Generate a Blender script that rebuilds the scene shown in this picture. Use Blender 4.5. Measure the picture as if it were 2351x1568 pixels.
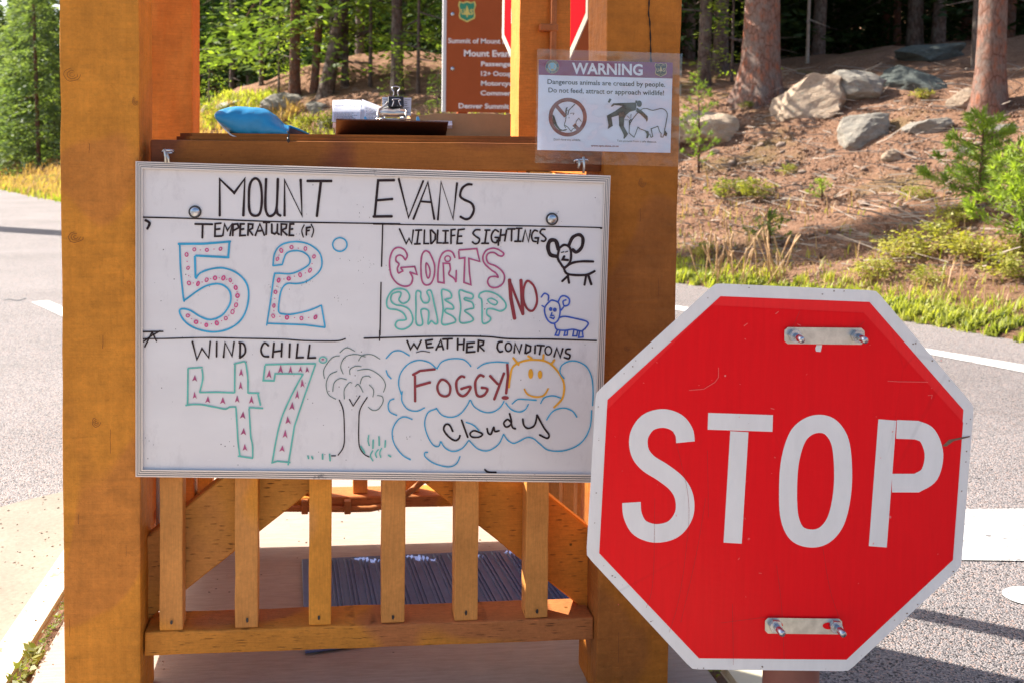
import bpy, bmesh, math, random
import numpy as np
from mathutils import Vector, Matrix, noise
from mathutils.bvhtree import BVHTree
random.seed(7); np.random.seed(7)
sc = bpy.context.scene
for o in list(bpy.data.objects): bpy.data.objects.remove(o)
COL = sc.collection
R = math.radians
# ------------------------------------------------------------------ camera
F = 2300.0; PX, PY = 975.0, 454.0; VW, VH = 2351.0, 1568.0     # calibrated on the booth's own edges
EYE = Vector((0, 0, 1.08))
def _cv(x, y): return Vector(((x-PX)/F, (y-PY)/F, 1)).normalized()
_dy = _cv(764, 349); _v3 = _cv(502, 52200)
_dz = -(_v3 - _dy*_v3.dot(_dy)).normalized(); _dx = _dy.cross(_dz)
RW = Matrix((_dx, _dy, _dz))                                   # camera axes -> world
CR = RW @ Vector((1, 0, 0)); CD = RW @ Vector((0, 1, 0)); CF = RW @ Vector((0, 0, 1))
cam = bpy.data.cameras.new('camera'); camo = bpy.data.objects.new('camera', cam); COL.objects.link(camo)
camo.matrix_world = Matrix(((CR.x, -CD.x, -CF.x, EYE.x), (CR.y, -CD.y, -CF.y, EYE.y), (CR.z, -CD.z, -CF.z, EYE.z), (0, 0, 0, 1)))
cam.sensor_width = 36; cam.lens = F/VW*36
cam.shift_x = (VW/2-PX)/VW; cam.shift_y = -(VH/2-PY)/VW
cam.clip_start = .05; cam.clip_end = 600
cam.dof.use_dof = True; cam.dof.focus_distance = 1.85; cam.dof.aperture_fstop = 9
sc.camera = camo
# ------------------------------------------------------------------ light
EXPOSURE = 1.48; SUN = 5.0; SKY = 0.095; ELEV = 41.0
AZ = Vector((-.83, .555, 0)).normalized()                      # towards the sun, on the ground
w = bpy.data.worlds.new('World'); sc.world = w; w.use_nodes = True
nt = w.node_tree; bg = nt.nodes['Background']; sk = nt.nodes.new('ShaderNodeTexSky'); sk.sky_type = 'NISHITA'
sk.sun_disc = False; sk.sun_elevation = R(ELEV); sk.sun_rotation = math.atan2(AZ.x, AZ.y) % (2*math.pi)
sk.altitude = 0; sk.air_density = 1.0; sk.dust_density = 3.0; sk.ozone_density = 1.0
nt.links.new(sk.outputs[0], bg.inputs[0]); bg.inputs[1].default_value = SKY
sl = bpy.data.lights.new('sun', 'SUN'); so = bpy.data.objects.new('sun', sl); COL.objects.link(so)
sl.energy = SUN; sl.angle = R(.53); sl.color = (1, .94, .84)
sd = Vector((-AZ.x*math.cos(R(ELEV)), -AZ.y*math.cos(R(ELEV)), -math.sin(R(ELEV))))
so.rotation_euler = sd.to_track_quat('-Z', 'Y').to_euler()
vs = sc.view_settings; vs.view_transform = 'Standard'; vs.look = 'None'; vs.exposure = EXPOSURE; vs.gamma = 1; vs.use_curve_mapping = False
sc.render.engine = 'CYCLES'
# ------------------------------------------------------------------ helpers
ORG = {}
def ray(x, y): return RW @ Vector(((x-PX)/F, (y-PY)/F, 1))
def atY(x, y, Y): r = ray(x, y); return EYE + r*(Y/r.y)
def atZ(x, y, z): r = ray(x, y); return EYE + r*((z-EYE.z)/r.z)
K = VW/3840.0
def S(sx, sy): return (sx*K, sy*K)                              # full-size pixel -> working pixel
def crop(ox, oy, s): return lambda x, y: ((ox+x/s)*K, (oy+y/s)*K)
class Plane:
    def __init__(s, p0, n, px=None): s.p0 = Vector(p0); s.n = Vector(n).normalized(); s.n = s.n if s.n.y < 0 else -s.n
    def at(s, x, y, off=0.0):
        r = ray(x, y); p = s.p0 + s.n*off; return EYE + r*((p-EYE).dot(s.n)/r.dot(s.n))
def tag(o, label=None, cat=None, group=None, kind=None):
    if label: o['label'] = label
    if cat: o['category'] = cat
    if group: o['group'] = group
    if kind: o['kind'] = kind
    return o
def thing(name, label, cat, loc=(0, 0, 0), group=None):
    o = bpy.data.objects.new(name, None); COL.objects.link(o); o.location = loc; o.empty_display_size = .1
    ORG[o.name] = Vector(loc); return tag(o, label, cat, group)
def mk(name, vs, fs, mat, parent=None, smooth=False):
    org = ORG[parent.name] if parent else Vector((0, 0, 0))
    me = bpy.data.meshes.new(name); me.from_pydata([tuple(Vector(v)-org) for v in vs], [], fs); me.update()
    if mat:
        for m in (mat if isinstance(mat, (list, tuple)) else [mat]): me.materials.append(m)
    if smooth: me.polygons.foreach_set('use_smooth', [True]*len(me.polygons))
    o = bpy.data.objects.new(name, me); COL.objects.link(o)
    if parent: o.parent = parent
    ORG[o.name] = org; return o
def bmk(name, bm, mat, parent=None, smooth=False):
    org = ORG[parent.name] if parent else Vector((0, 0, 0))
    bmesh.ops.translate(bm, verts=bm.verts, vec=-org)
    me = bpy.data.meshes.new(name); bm.to_mesh(me); bm.free()
    if mat: me.materials.append(mat)
    if smooth: me.polygons.foreach_set('use_smooth', [True]*len(me.polygons))
    o = bpy.data.objects.new(name, me); COL.objects.link(o)
    if parent: o.parent = parent
    ORG[o.name] = org; return o
def hexa(name, P8, mat, parent=None, bevel=.002, seg=1, jit=0.0, cuts=0):
    """eight corners: bottom four then top four"""
    bm = bmesh.new(); v = [bm.verts.new(p) for p in P8]
    for f in ((0, 3, 2, 1), (4, 5, 6, 7), (0, 1, 5, 4), (1, 2, 6, 5), (2, 3, 7, 6), (3, 0, 4, 7)): bm.faces.new([v[i] for i in f])
    bmesh.ops.recalc_face_normals(bm, faces=bm.faces)
    if bevel: bmesh.ops.bevel(bm, geom=bm.edges[:], offset=bevel, segments=seg, affect='EDGES', profile=.6)
    if cuts:
        le = [e for e in bm.edges if e.calc_length() > .12]
        bmesh.ops.subdivide_edges(bm, edges=le, cuts=cuts, use_grid_fill=True)
        for q in bm.verts:
            q.co += noise.noise_vector(q.co*23)*jit + noise.noise_vector(q.co*Vector((90, 90, 60)))*jit*.6
    return bmk(name, bm, mat, parent)
def box(name, x0, x1, y0, y1, z0, z1, mat, parent=None, **k):
    return hexa(name, [(x0, y0, z0), (x1, y0, z0), (x1, y1, z0), (x0, y1, z0), (x0, y0, z1), (x1, y0, z1), (x1, y1, z1), (x0, y1, z1)], mat, parent, **k)
def tube(name, pts, r, mat, parent=None, seg=10, closed=False, taper=None, caps=True):
    pts = [Vector(p) for p in pts]; n = len(pts); V = []; Fc = []
    up = Vector((0.123, .31, .94)).normalized()
    for i, p in enumerate(pts):
        a = pts[(i-1) % n] if (closed or i) else p; b = pts[(i+1) % n] if (closed or i < n-1) else p
        t = (b-a).normalized(); s_ = t.cross(up)
        if s_.length < .05: s_ = t.cross(Vector((1, 0, 0)))
        s_.normalize(); u = s_.cross(t); rr = r if taper is None else taper[i]
        for k in range(seg):
            th = 2*math.pi*k/seg; V.append(p+(s_*math.cos(th)+u*math.sin(th))*rr)
    m = n if closed else n-1
    for i in range(m):
        for k in range(seg):
            j = (i+1) % n; Fc.append((i*seg+k, i*seg+(k+1) % seg, j*seg+(k+1) % seg, j*seg+k))
    if not closed and caps: Fc.append(tuple(range(seg))[::-1]); Fc.append(tuple((n-1)*seg+k for k in range(seg)))
    return mk(name, V, Fc, mat, parent, smooth=True)
def catmull(p, n=6, closed=False):
    out = []; m = len(p)
    rng = range(m) if closed else range(m-1)
    for i in rng:
        g = (lambda j: p[j % m]) if closed else (lambda j: p[max(0, min(m-1, j))])
        a, b, c, d = g(i-1), g(i), g(i+1), g(i+2)
        for k in range(n):
            t = k/n
            out.append(tuple(.5*((2*b[q])+(-a[q]+c[q])*t+(2*a[q]-5*b[q]+4*c[q]-d[q])*t*t+(-a[q]+3*b[q]-3*c[q]+d[q])*t**3) for q in (0, 1)))
    if not closed: out.append(tuple(p[-1]))
    return out
def ribbon2d(p, w, closed=False, cap=True, vary=0.0):
    """mitred strip in crop pixels"""
    n = len(p); L = []; Rr = []; ph = random.random()*9
    for i in range(n):
        a = p[(i-1) % n] if (closed or i) else p[i]; b = p[(i+1) % n] if (closed or i < n-1) else p[i]
        q = p[i]
        d1 = Vector((q[0]-a[0], q[1]-a[1])); d2 = Vector((b[0]-q[0], b[1]-q[1]))
        if d1.length < 1e-6: d1 = d2
        if d2.length < 1e-6: d2 = d1
        d1.normalize(); d2.normalize(); t = d1+d2
        if t.length < .3: t = d1
        t.normalize(); nn = Vector((-t.y, t.x)); c = max(.6, abs(t.dot(d1)))
        ww = w*(1+vary*math.sin(i*.9+ph))/2/c
        L.append((q[0]+nn.x*ww, q[1]+nn.y*ww)); Rr.append((q[0]-nn.x*ww, q[1]-nn.y*ww))
    V = []; Fc = []
    for l, r in zip(L, Rr): V += [l, r]
    m = n if closed else n-1
    for i in range(m):
        j = (i+1) % n; Fc.append((2*i, 2*i+1, 2*j+1, 2*j))
    if cap and not closed:
        for e, o_ in ((0, 1), (n-1, n-2)):
            d = Vector((p[e][0]-p[o_][0], p[e][1]-p[o_][1])).normalized()*w*.3
            k = len(V); V += [(L[e][0]*.75+Rr[e][0]*.25+d.x, L[e][1]*.75+Rr[e][1]*.25+d.y), (L[e][0]*.25+Rr[e][0]*.75+d.x, L[e][1]*.25+Rr[e][1]*.75+d.y)]
            Fc.append((2*e, k, k+1, 2*e+1))
    return V, Fc
def clusters(bb, g):
    n = len(bb); par = list(range(n))
    def f(i):
        while par[i] != i: par[i] = par[par[i]]; i = par[i]
        return i
    for i in range(n):
        for j in range(i):
            a, c = bb[i], bb[j]
            if a[0]-g <= c[1] and c[0]-g <= a[1] and a[2]-g <= c[3] and c[2]-g <= a[3]: par[f(i)] = f(j)
    out = {}
    for i in range(n): out.setdefault(f(i), []).append(i)
    return list(out.values())
class Draw:
    """collects flat print on a plane"""
    def __init__(s, plane, cr, base=.0004): s.pl = plane; s.cr = cr; s.base = base; s.k = 0; s.V = []; s.F = []; s.P = []
    def add(s, V, Fc):
        off = s.base + s.k*.000025; s.k += 1; b = len(s.V)
        for v in V: s.V.append(s.pl.at(*s.cr(*v), off))
        f0 = len(s.F)
        for f in Fc: s.F.append(tuple(b+i for i in f))
        w_ = s.V[b:]; s.P.append((min(p.x for p in w_), max(p.x for p in w_), min(p.z for p in w_), max(p.z for p in w_), b, len(s.V), f0, len(s.F)))
    def st(s, pts, w, smooth=False, closed=False, cap=True, vary=0.06):
        p = catmull(pts, 6, closed) if smooth else list(pts); w = w*1.12
        s.add(*ribbon2d(p, w, closed, cap, vary)); return s
    def ell(s, cx, cy, rx, ry, w=None, rot=0, n=20, a0=0, a1=360):
        cl = (a1-a0) >= 360; m = n if cl else n+1
        P = []
        for k in range(m):
            a = R(a0+(a1-a0)*k/n); x, y = rx*math.cos(a), ry*math.sin(a); c, q = math.cos(R(rot)), math.sin(R(rot))
            P.append((cx+x*c-y*q, cy+x*q+y*c))
        if w: s.add(*ribbon2d(P, w, cl))
        else: s.add(P, [tuple(range(len(P)))])
        return s
    def poly(s, P): s.add(P, [tuple(range(len(P)))]); return s
    def done(s, name, mat, parent, gap=None, lab=None):
        if gap is None or not s.P: return mk(name, s.V, s.F, mat, parent)
        o = None
        for cl_ in clusters(s.P, gap):
            V = []; Fc = []
            for i in cl_:
                _, _, _, _, b0, b1, f0, f1 = s.P[i]; k = len(V)-b0; V += s.V[b0:b1]; Fc += [tuple(q+k for q in f) for f in s.F[f0:f1]]
            o = mk(name, V, Fc, mat, parent)
            if lab: o['label'] = lab
        return o
def tri_text(body, bold=0.0):
    cu = bpy.data.curves.new('txt', 'FONT'); cu.body = body; cu.size = 1; cu.offset = bold; cu.resolution_u = 3
    ob = bpy.data.objects.new('txt', cu); COL.objects.link(ob)
    dg = bpy.context.evaluated_depsgraph_get(); me = bpy.data.meshes.new_from_object(ob.evaluated_get(dg))
    V = [tuple(v.co[:2]) for v in me.vertices]; Fc = [tuple(p.vertices) for p in me.polygons]
    bpy.data.objects.remove(ob); bpy.data.curves.remove(cu); bpy.data.meshes.remove(me); return V, Fc
def text_on(d, body, x0, y0, x1, y1, cap, bold=0.0, skew=0.0):
    """lettering fitted from (x0,y0) to (x1,y1) on its baseline, cap-height cap, crop pixels"""
    V, Fc = tri_text(body, bold); xs = [v[0] for v in V]; a, b = min(xs), max(xs)
    out = []
    for x, y in V:
        u = (x-a)/(b-a); v = y/.73
        out.append((x0+u*(x1-x0)+v*cap*skew, y0+u*(y1-y0)-v*cap))
    d.add(out, Fc)
# ------------------------------------------------------------------ materials
class NT:
    def __init__(s, name):
        s.m = bpy.data.materials.new(name); s.m.use_nodes = True; s.t = s.m.node_tree; s.b = s.t.nodes['Principled BSDF']; s.out = s.t.nodes['Material Output']
        s.tc = s.n('ShaderNodeTexCoord')
    def n(s, ty, **k):
        q = s.t.nodes.new(ty)
        for a, b in k.items(): setattr(q, a, b)
        return q
    def l(s, a, b): s.t.links.new(a, b); return s
    def co(s, scale=(1, 1, 1), rot=(0, 0, 0), gen='Object'):
        mp = s.n('ShaderNodeMapping'); mp.inputs['Scale'].default_value = scale; mp.inputs['Rotation'].default_value = rot
        s.l(s.tc.outputs[gen], mp.inputs[0]); return mp.outputs[0]
    def noise(s, sc_, det=4, rough=.6, vec=None, dist=0):
        q = s.n('ShaderNodeTexNoise'); q.inputs['Scale'].default_value = sc_; q.inputs['Detail'].default_value = det; q.inputs['Roughness'].default_value = rough; q.inputs['Distortion'].default_value = dist
        s.l(vec if vec is not None else s.tc.outputs['Object'], q.inputs['Vector']); return q.outputs[0]
    def voro(s, sc_, vec=None, feat='F1', out='Distance'):
        q = s.n('ShaderNodeTexVoronoi', feature=feat); q.inputs['Scale'].default_value = sc_
        s.l(vec if vec is not None else s.tc.outputs['Object'], q.inputs['Vector']); return q.outputs[out]
    def flat(s, vec):
        a = s.n('ShaderNodeSeparateXYZ'); b_ = s.n('ShaderNodeCombineXYZ'); s.l(vec, a.inputs[0]); s.l(a.outputs[0], b_.inputs[0]); s.l(a.outputs[2], b_.inputs[1]); return b_.outputs[0]
    def voro2(s, vec, sc_=1, feat='F1'):
        q = s.n('ShaderNodeTexVoronoi', feature=feat, voronoi_dimensions='2D'); q.inputs['Scale'].default_value = sc_
        s.l(s.flat(vec), q.inputs['Vector']); return q.outputs['Distance']
    def ramp(s, fac, stops, interp='LINEAR'):
        q = s.n('ShaderNodeValToRGB'); q.color_ramp.interpolation = interp; e = q.color_ramp.elements
        while len(e) < len(stops): e.new(.5)
        for el, (p, c) in zip(e, stops):
            el.position = p; el.color = (c, c, c, 1) if isinstance(c, (int, float)) else (*c, 1)
        s.l(fac, q.inputs[0]); return q.outputs[0]
    def mix(s, fac, a, b, mode='MIX'):
        q = s.n('ShaderNodeMix', data_type='RGBA', blend_type=mode)
        for v, i in ((fac, 0), (a, 6), (b, 7)):
            if hasattr(v, 'links'): s.l(v, q.inputs[i])
            else: q.inputs[i].default_value = v if i == 0 else (*v, 1)
        return q.outputs[2]
    def math(s, op, a, b=0.0):
        q = s.n('ShaderNodeMath', operation=op)
        for v, i in ((a, 0), (b, 1)):
            if hasattr(v, 'links'): s.l(v, q.inputs[i])
            else: q.inputs[i].default_value = v
        return q.outputs[0]
    def bump(s, h, strength=.3, dist=.01, prev=None):
        q = s.n('ShaderNodeBump'); q.inputs['Strength'].default_value = strength; q.inputs['Distance'].default_value = dist
        s.l(h, q.inputs['Height'])
        if prev is not None: s.l(prev, q.inputs['Normal'])
        return q.outputs[0]
    def fin(s, col=None, rough=.6, bump=None, metal=0, spec=None, coat=None, trans=None):
        if col is not None:
            if hasattr(col, 'links'): s.l(col, s.b.inputs['Base Color'])
            else: s.b.inputs['Base Color'].default_value = (*col, 1)
        if hasattr(rough, 'links'): s.l(rough, s.b.inputs['Roughness'])
        else: s.b.inputs['Roughness'].default_value = rough
        s.b.inputs['Metallic'].default_value = metal
        if spec is not None: s.b.inputs['Specular IOR Level'].default_value = spec
        if coat is not None: s.b.inputs['Coat Weight'].default_value = coat; s.b.inputs['Coat Roughness'].default_value = .15
        if bump is not None: s.l(bump, s.b.inputs['Normal'])
        return s.m
def paint_wood(name, a, b, ax=(1, 1, 1), saw=True, chips=.0, slits=None, patchlo=.5, patchhi=.56):
    s = NT(name)
    patch = s.ramp(s.noise(3.1, 2, .45, vec=s.co((1, 1, .75)), dist=.6), [(patchlo, 0), (patchhi, 1)])
    c = s.mix(patch, a, b)
    fine = s.ramp(s.noise(9, 6, .7), [(.25, .74), (.75, 1.14)]); fine = s.mix(.6, fine, s.ramp(s.noise(130, 5, .75), [(.3, .78), (.7, 1.12)]), 'MULTIPLY')
    c = s.mix(1.0, c, fine, 'MULTIPLY')
    g = s.noise(20, 5, .65, vec=s.co(ax)); c = s.mix(.35, c, s.ramp(g, [(.3, .6), (.6, 1.1)]), 'MULTIPLY')
    if saw:
        h = s.noise(1, 5, .62, vec=s.co((7, 7, 75), (0, R(-27), 0)), dist=.3)
        bp = s.bump(h, .8, .003); c = s.mix(s.ramp(s.noise(4, 2), [(.35, .15), (.7, .6)]), c, s.ramp(h, [(.3, .78), (.7, 1.16)]), 'MULTIPLY')
        bp = s.bump(s.noise(55, 4, .6), .6, .004, bp)
        gr = s.noise(1, 6, .7, vec=s.co((90, 90, 5))); c = s.mix(.3, c, s.ramp(gr, [(.3, .75), (.6, 1.1)]), 'MULTIPLY'); bp = s.bump(gr, .4, .001, bp)
    else: bp = s.bump(g, .5, .0012)
    bp = s.bump(s.noise(160, 3, .6), .35, .001, bp)
    # small dark dents and knots
    sp = s.ramp(s.voro(11, s.co((1, 1, 1))), [(.0, 1), (.035, 1), (.05, 0)])
    keep = s.ramp(s.noise(2.3, 1), [(.54, 0), (.6, 1)])
    c = s.mix(s.math('MULTIPLY', sp, keep), c, tuple(x*.25 for x in a))
    if slits:                                                  # incising marks of pressure-treated timber
        vec = s.co(slits[0], slits[1]); v = s.voro2(vec); m_ = s.ramp(v, [(.10, 1), (.18, 0)])
        m_ = s.math('MULTIPLY', m_, s.ramp(s.noise(30, 2), [(.42, .0), (.66, .75)]))
        c = s.mix(m_, c, (.07, .028, .01)); bp = s.bump(s.math('SUBTRACT', 1.0, m_), .6, .003, bp)
    if chips:
        v = s.ramp(s.noise(42, 8, .75, vec=s.co((ax[0]*.6, ax[1], ax[2]))), [(.24+chips, 1), (.28+chips, 0)])
        c = s.mix(v, c, (.045, .02, .012)); bp = s.bump(s.math('SUBTRACT', 1.0, v), .5, .003, bp)
    return s.fin(c, .6, bp, spec=.18)
OR1 = (.56, .195, .03); OR2 = (.42, .155, .06)
M = {}
M['post'] = paint_wood('post_paint', (.68, .265, .034), (.60, .22, .04), patchlo=.63, patchhi=.65)
M['postr'] = paint_wood('dark_post_paint', (.46, .155, .02), (.38, .13, .028), patchlo=.58, patchhi=.62)  # darker brown tone for the right front post
M['bal'] = paint_wood('baluster_paint', (.76, .31, .045), (.66, .285, .075), (18, 18, 1.2), saw=False, patchlo=.47, patchhi=.5)
M['brace'] = paint_wood('brace_paint', (.60, .27, .05), (.56, .24, .06), (1, 18, 18), saw=False, slits=((22, 1, 110), (0, R(38.5), 0)))
M['brace2'] = paint_wood('brace_paint_other_way', (.62, .26, .04), (.66, .22, .03), (1, 18, 18), saw=False, slits=((22, 1, 110), (0, R(-38.5), 0)))
M['rail'] = paint_wood('rail_paint', (.66, .26, .04), (.5, .18, .06), (1.5, 14, 22), saw=False, slits=((14, 40, 150), (0, 0, 0)), chips=.11)
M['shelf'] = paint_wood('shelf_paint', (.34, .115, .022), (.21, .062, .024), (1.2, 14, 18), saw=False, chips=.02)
M['rearw'] = paint_wood('rear_paint', (.66, .23, .04), (.62, .19, .03), (1.2, 1.2, 14), saw=False)
def simple(name, col, rough=.5, metal=0, nz=0, sc_=20, bumpd=0, spec=None, coat=None):
    s = NT(name); c = col; bp = None
    if nz:
        c = s.mix(1.0, col, s.ramp(s.noise(sc_, 5, .65), [(.25, 1-nz), (.75, 1+nz*.6)]), 'MULTIPLY')
    if bumpd: bp = s.bump(s.noise(sc_*3, 4), .5, bumpd)
    return s.fin(c, rough, bp, metal, spec, coat)
M['wb'] = None
s = NT('whiteboard_enamel')
sm = s.ramp(s.noise(5, 4, .6, vec=s.co((1, 1, 2.5))), [(.3, 0), (.8, 1)])
c = s.mix(sm, (.76, .745, .755), (.69, .67, .68))
smu = s.ramp(s.noise(14, 6, .75, vec=s.co((1, 1, .5))), [(.56, 0), (.72, .5)]); c = s.mix(smu, c, (.52, .5, .52))
sp = s.math('MULTIPLY', s.ramp(s.voro(75), [(.0, 1), (.07, 1), (.1, 0)]), s.ramp(s.noise(7, 2), [(.58, 0), (.64, 1)]))
c = s.mix(sp, c, (.12, .11, .12)); M['wb'] = s.fin(c, s.ramp(sm, [(0, .16), (1, .3)]), s.bump(s.noise(3, 2), .25, .004), spec=.5)
s = NT('aluminium_frame'); n1 = s.noise(60, 6, .7, vec=s.co((.3, 1, .3)))
c = s.mix(s.ramp(n1, [(.62, 0), (.68, 1)]), (.72, .66, .62), (.2, .19, .2)); M['frame'] = s.fin(c, .42, None, .35)
s = NT('frame_groove'); M['groove'] = s.fin((.16, .16, .2), .6)
M['ink_black'] = simple('marker_black', (.03, .017, .02), .5, nz=.5, sc_=60, spec=.2)
M['ink_green'] = simple('marker_dark_green', (.06, .13, .11), .45)
M['ink_blue'] = simple('marker_light_blue', (.02, .36, .62), .4, nz=.25, sc_=30)
M['ink_teal'] = simple('marker_teal', (.12, .5, .43), .4, nz=.25, sc_=30)
M['ink_pink'] = simple('marker_pink', (.62, .06, .24), .4, nz=.2, sc_=60)
M['ink_mag'] = simple('marker_magenta', (.42, .07, .2), .4, nz=.3, sc_=40)
M['ink_red'] = simple('marker_dark_red', (.27, .018, .035), .4, nz=.3, sc_=40)
M['ink_royal'] = simple('marker_royal_blue', (.03, .1, .5), .4, nz=.5, sc_=50)
M['ink_orange'] = simple('marker_orange', (.85, .4, .02), .4, nz=.25, sc_=30)
M['steel'] = simple('zinc_steel', (.62, .61, .56), .33, .85, nz=.3, sc_=60, bumpd=.0004)
M['bolt'] = simple('bolt_steel', (.5, .53, .58), .25, 1, nz=.2)
M['darkmetal'] = simple('dark_washer', (.06, .055, .055), .4, .6)
# stop sign sheeting
def stopred(name, col):
    s = NT(name); st = s.ramp(s.noise(26, 6, .7, vec=s.co((5, 5, .35))), [(.35, .8), (.65, 1.06)])
    c = s.mix(.25, col, st, 'MULTIPLY')
    sc1 = s.math('MULTIPLY', s.ramp(s.voro(26), [(0, 1), (.045, 1), (.065, 0)]), s.ramp(s.noise(9, 2), [(.6, 0), (.66, 1)]))
    c = s.mix(sc1, c, (.75, .45, .42))
    cr = s.math('MULTIPLY', s.ramp(s.voro(5.5, s.co((1.2, 1, .45)), 'DISTANCE_TO_EDGE'), [(0, 1), (.004, 1), (.008, 0)]), s.ramp(s.noise(3, 2), [(.55, 0), (.65, .12)]))
    c = s.mix(cr, c, (.25, .012, .012))
    wr = s.n('ShaderNodeTexNoise'); wr.inputs['Scale'].default_value = 55; wr.inputs['Detail'].default_value = 2; s.l(s.co((1, 1, 1.6)), wr.inputs['Vector'])
    return s.fin(c, .3, s.bump(wr.outputs[0], .22, .0018), spec=.16)
M['red'] = stopred('stop_red', (.80, .002, .008)); M['red2'] = stopred('stop_red_overlap', (.86, .02, .024))
s = NT('stop_white'); c = s.mix(s.ramp(s.noise(14, 6, .7, vec=s.co((2, 2, .5))), [(.3, 0), (.75, 1)]), (.78, .77, .76), (.68, .67, .66))
sp = s.math('MULTIPLY', s.ramp(s.voro(38), [(0, 1), (.05, 1), (.075, 0)]), s.ramp(s.noise(6, 2), [(.6, 0), (.66, 1)])); c = s.mix(sp, c, (.12, .06, .04))
cr = s.math('MULTIPLY', s.ramp(s.voro(5.5, s.co((1.2, 1, .45)), 'DISTANCE_TO_EDGE'), [(0, 1), (.003, 1), (.006, 0)]), s.ramp(s.noise(3, 2), [(.55, 0), (.65, .2)])); c = s.mix(cr, c, (.3, .3, .3))
M['white'] = s.fin(c, .4, s.bump(s.noise(60, 3), .15, .0008), spec=.4)
M['rust'] = simple('sign_edge', (.2, .12, .08), .8, nz=.5, sc_=80)
M['pole'] = simple('pole_brown_paint', (.22, .085, .065), .55, nz=.3, sc_=8)
M['paper'] = simple('paper_sky_white', (.70, .76, .90), .35, nz=.04, sc_=6)  # blue of the reflected sky put into the paper colour
M['hdr'] = simple('print_maroon_sky', (.21, .035, .13), .35); M['prt'] = simple('print_black', (.03, .03, .028), .4); M['ptw'] = simple('print_white', (.7, .74, .84), .4)  # sky reflection mixed into the maroon as purple
M['prr'] = simple('print_red_brown', (.2, .05, .05), .4)
M['gold'] = simple('print_gold', (.55, .42, .2), .45); M['navy'] = simple('print_blue', (.05, .14, .25), .4); M['sky'] = simple('print_light_blue', (.25, .52, .7), .4)
s = NT('laminate_film')                                        # clear glossy plastic pouch
tr = s.n('ShaderNodeBsdfTransparent'); tr.inputs[0].default_value = (.93, .93, .93, 1); gl = s.n('ShaderNodeBsdfGlossy'); gl.inputs['Roughness'].default_value = .07; gl.inputs[0].default_value = (1, 1, 1, 1)
fr = s.n('ShaderNodeFresnel'); fr.inputs[0].default_value = 1.5; bp = s.bump(s.noise(9, 3, .5), .55, .012); s.l(bp, gl.inputs['Normal']); s.l(bp, fr.inputs['Normal'])
df = s.n('ShaderNodeBsdfDiffuse'); df.inputs[0].default_value = (.75, .75, .8, 1); m2 = s.n('ShaderNodeMixShader'); m2.inputs[0].default_value = .02; s.l(tr.outputs[0], m2.inputs[1]); s.l(df.outputs[0], m2.inputs[2])
mx = s.n('ShaderNodeMixShader'); s.l(s.math('MULTIPLY', fr.outputs[0], 1.9), mx.inputs[0]); s.l(m2.outputs[0], mx.inputs[1]); s.l(gl.outputs[0], mx.inputs[2]); s.l(mx.outputs[0], s.out.inputs[0]); M['film'] = s.m
M['bag'] = simple('blue_vinyl', (.02, .25, .5), .42, nz=.18, sc_=12, bumpd=.0012, spec=.4)
M['black'] = simple('black_plastic', (.018, .018, .02), .4); M['card'] = simple('cardboard', (.42, .26, .13), .85, nz=.12, sc_=30); M['torn'] = simple('torn_cardboard', (.7, .5, .33), .9, nz=.3, sc_=60)
M['clipb'] = simple('clipboard_back', (.075, .035, .028), .45, nz=.15); M['plum'] = simple('zip_gusset', (.1, .05, .055), .6, nz=.5, sc_=80)
M['tab'] = simple('blue_plastic', (.08, .35, .65), .4)
s = NT('mat_rubber'); M['mat'] = s.fin(s.mix(s.ramp(s.noise(40, 4), [(.3, 0), (.7, 1)]), (.05, .075, .19), (.085, .115, .25)), .42, s.bump(s.noise(200, 2), .2, .0008), spec=.6)
s = NT('concrete_slab')
c = s.mix(s.ramp(s.noise(2.2, 6, .65), [(.3, 0), (.7, 1)]), (.44, .36, .30), (.37, .30, .25))
c = s.mix(.8, c, s.ramp(s.noise(30, 6, .7, vec=s.co((.5, 4, 1))), [(.3, .72), (.7, 1.1)]), 'MULTIPLY')
pits = s.math('MULTIPLY', s.ramp(s.voro(30), [(0, 1), (.06, 1), (.1, 0)]), s.ramp(s.noise(8, 2), [(.52, 0), (.6, 1)])); c = s.mix(pits, c, (.09, .06, .05))
M['conc'] = s.fin(c, .85, s.bump(s.noise(60, 5, .7, vec=s.co((.5, 3, 1))), .5, .003), spec=.2)
s = NT('concrete_apron'); c = s.mix(s.ramp(s.noise(4, 6, .7), [(.3, 0), (.7, 1)]), (.31, .27, .22), (.25, .215, .175)); c = s.mix(.6, c, s.ramp(s.noise(70, 4), [(.3, .75), (.7, 1.1)]), 'MULTIPLY'); M['apron'] = s.fin(c, .9, s.bump(s.noise(80, 4), .5, .003), spec=.1)
s = NT('kerb_paint'); chip = s.ramp(s.noise(11, 8, .75), [(.36, 1), (.41, 0)]); c = s.mix(chip, (.62, .57, .42), (.38, .26, .15)); M['kerb'] = s.fin(c, .8, s.bump(chip, .4, .002), spec=.1)
s = NT('asphalt')
v = s.voro(210, out='Color'); sepr = s.n('ShaderNodeSeparateColor'); s.l(v, sepr.inputs[0])
c = s.ramp(sepr.outputs[0], [(0, (.05, .048, .05)), (.14, (.18, .165, .168)), (.4, (.28, .25, .245)), (.68, (.335, .3, .295)), (.88, (.38, .27, .235)), (1, (.52, .5, .48))], 'CONSTANT')
gap = s.ramp(s.voro(210, feat='DISTANCE_TO_EDGE'), [(0, .45), (.1, 1)]); c = s.mix(.85, c, gap, 'MULTIPLY')
big = s.ramp(s.noise(.7, 5, .6), [(.3, .82), (.7, 1.1)]); c = s.mix(1.0, c, big, 'MULTIPLY')
M['asph'] = s.fin(c, .75, s.bump(s.voro(210), .9, -.004), spec=.3)
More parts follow.
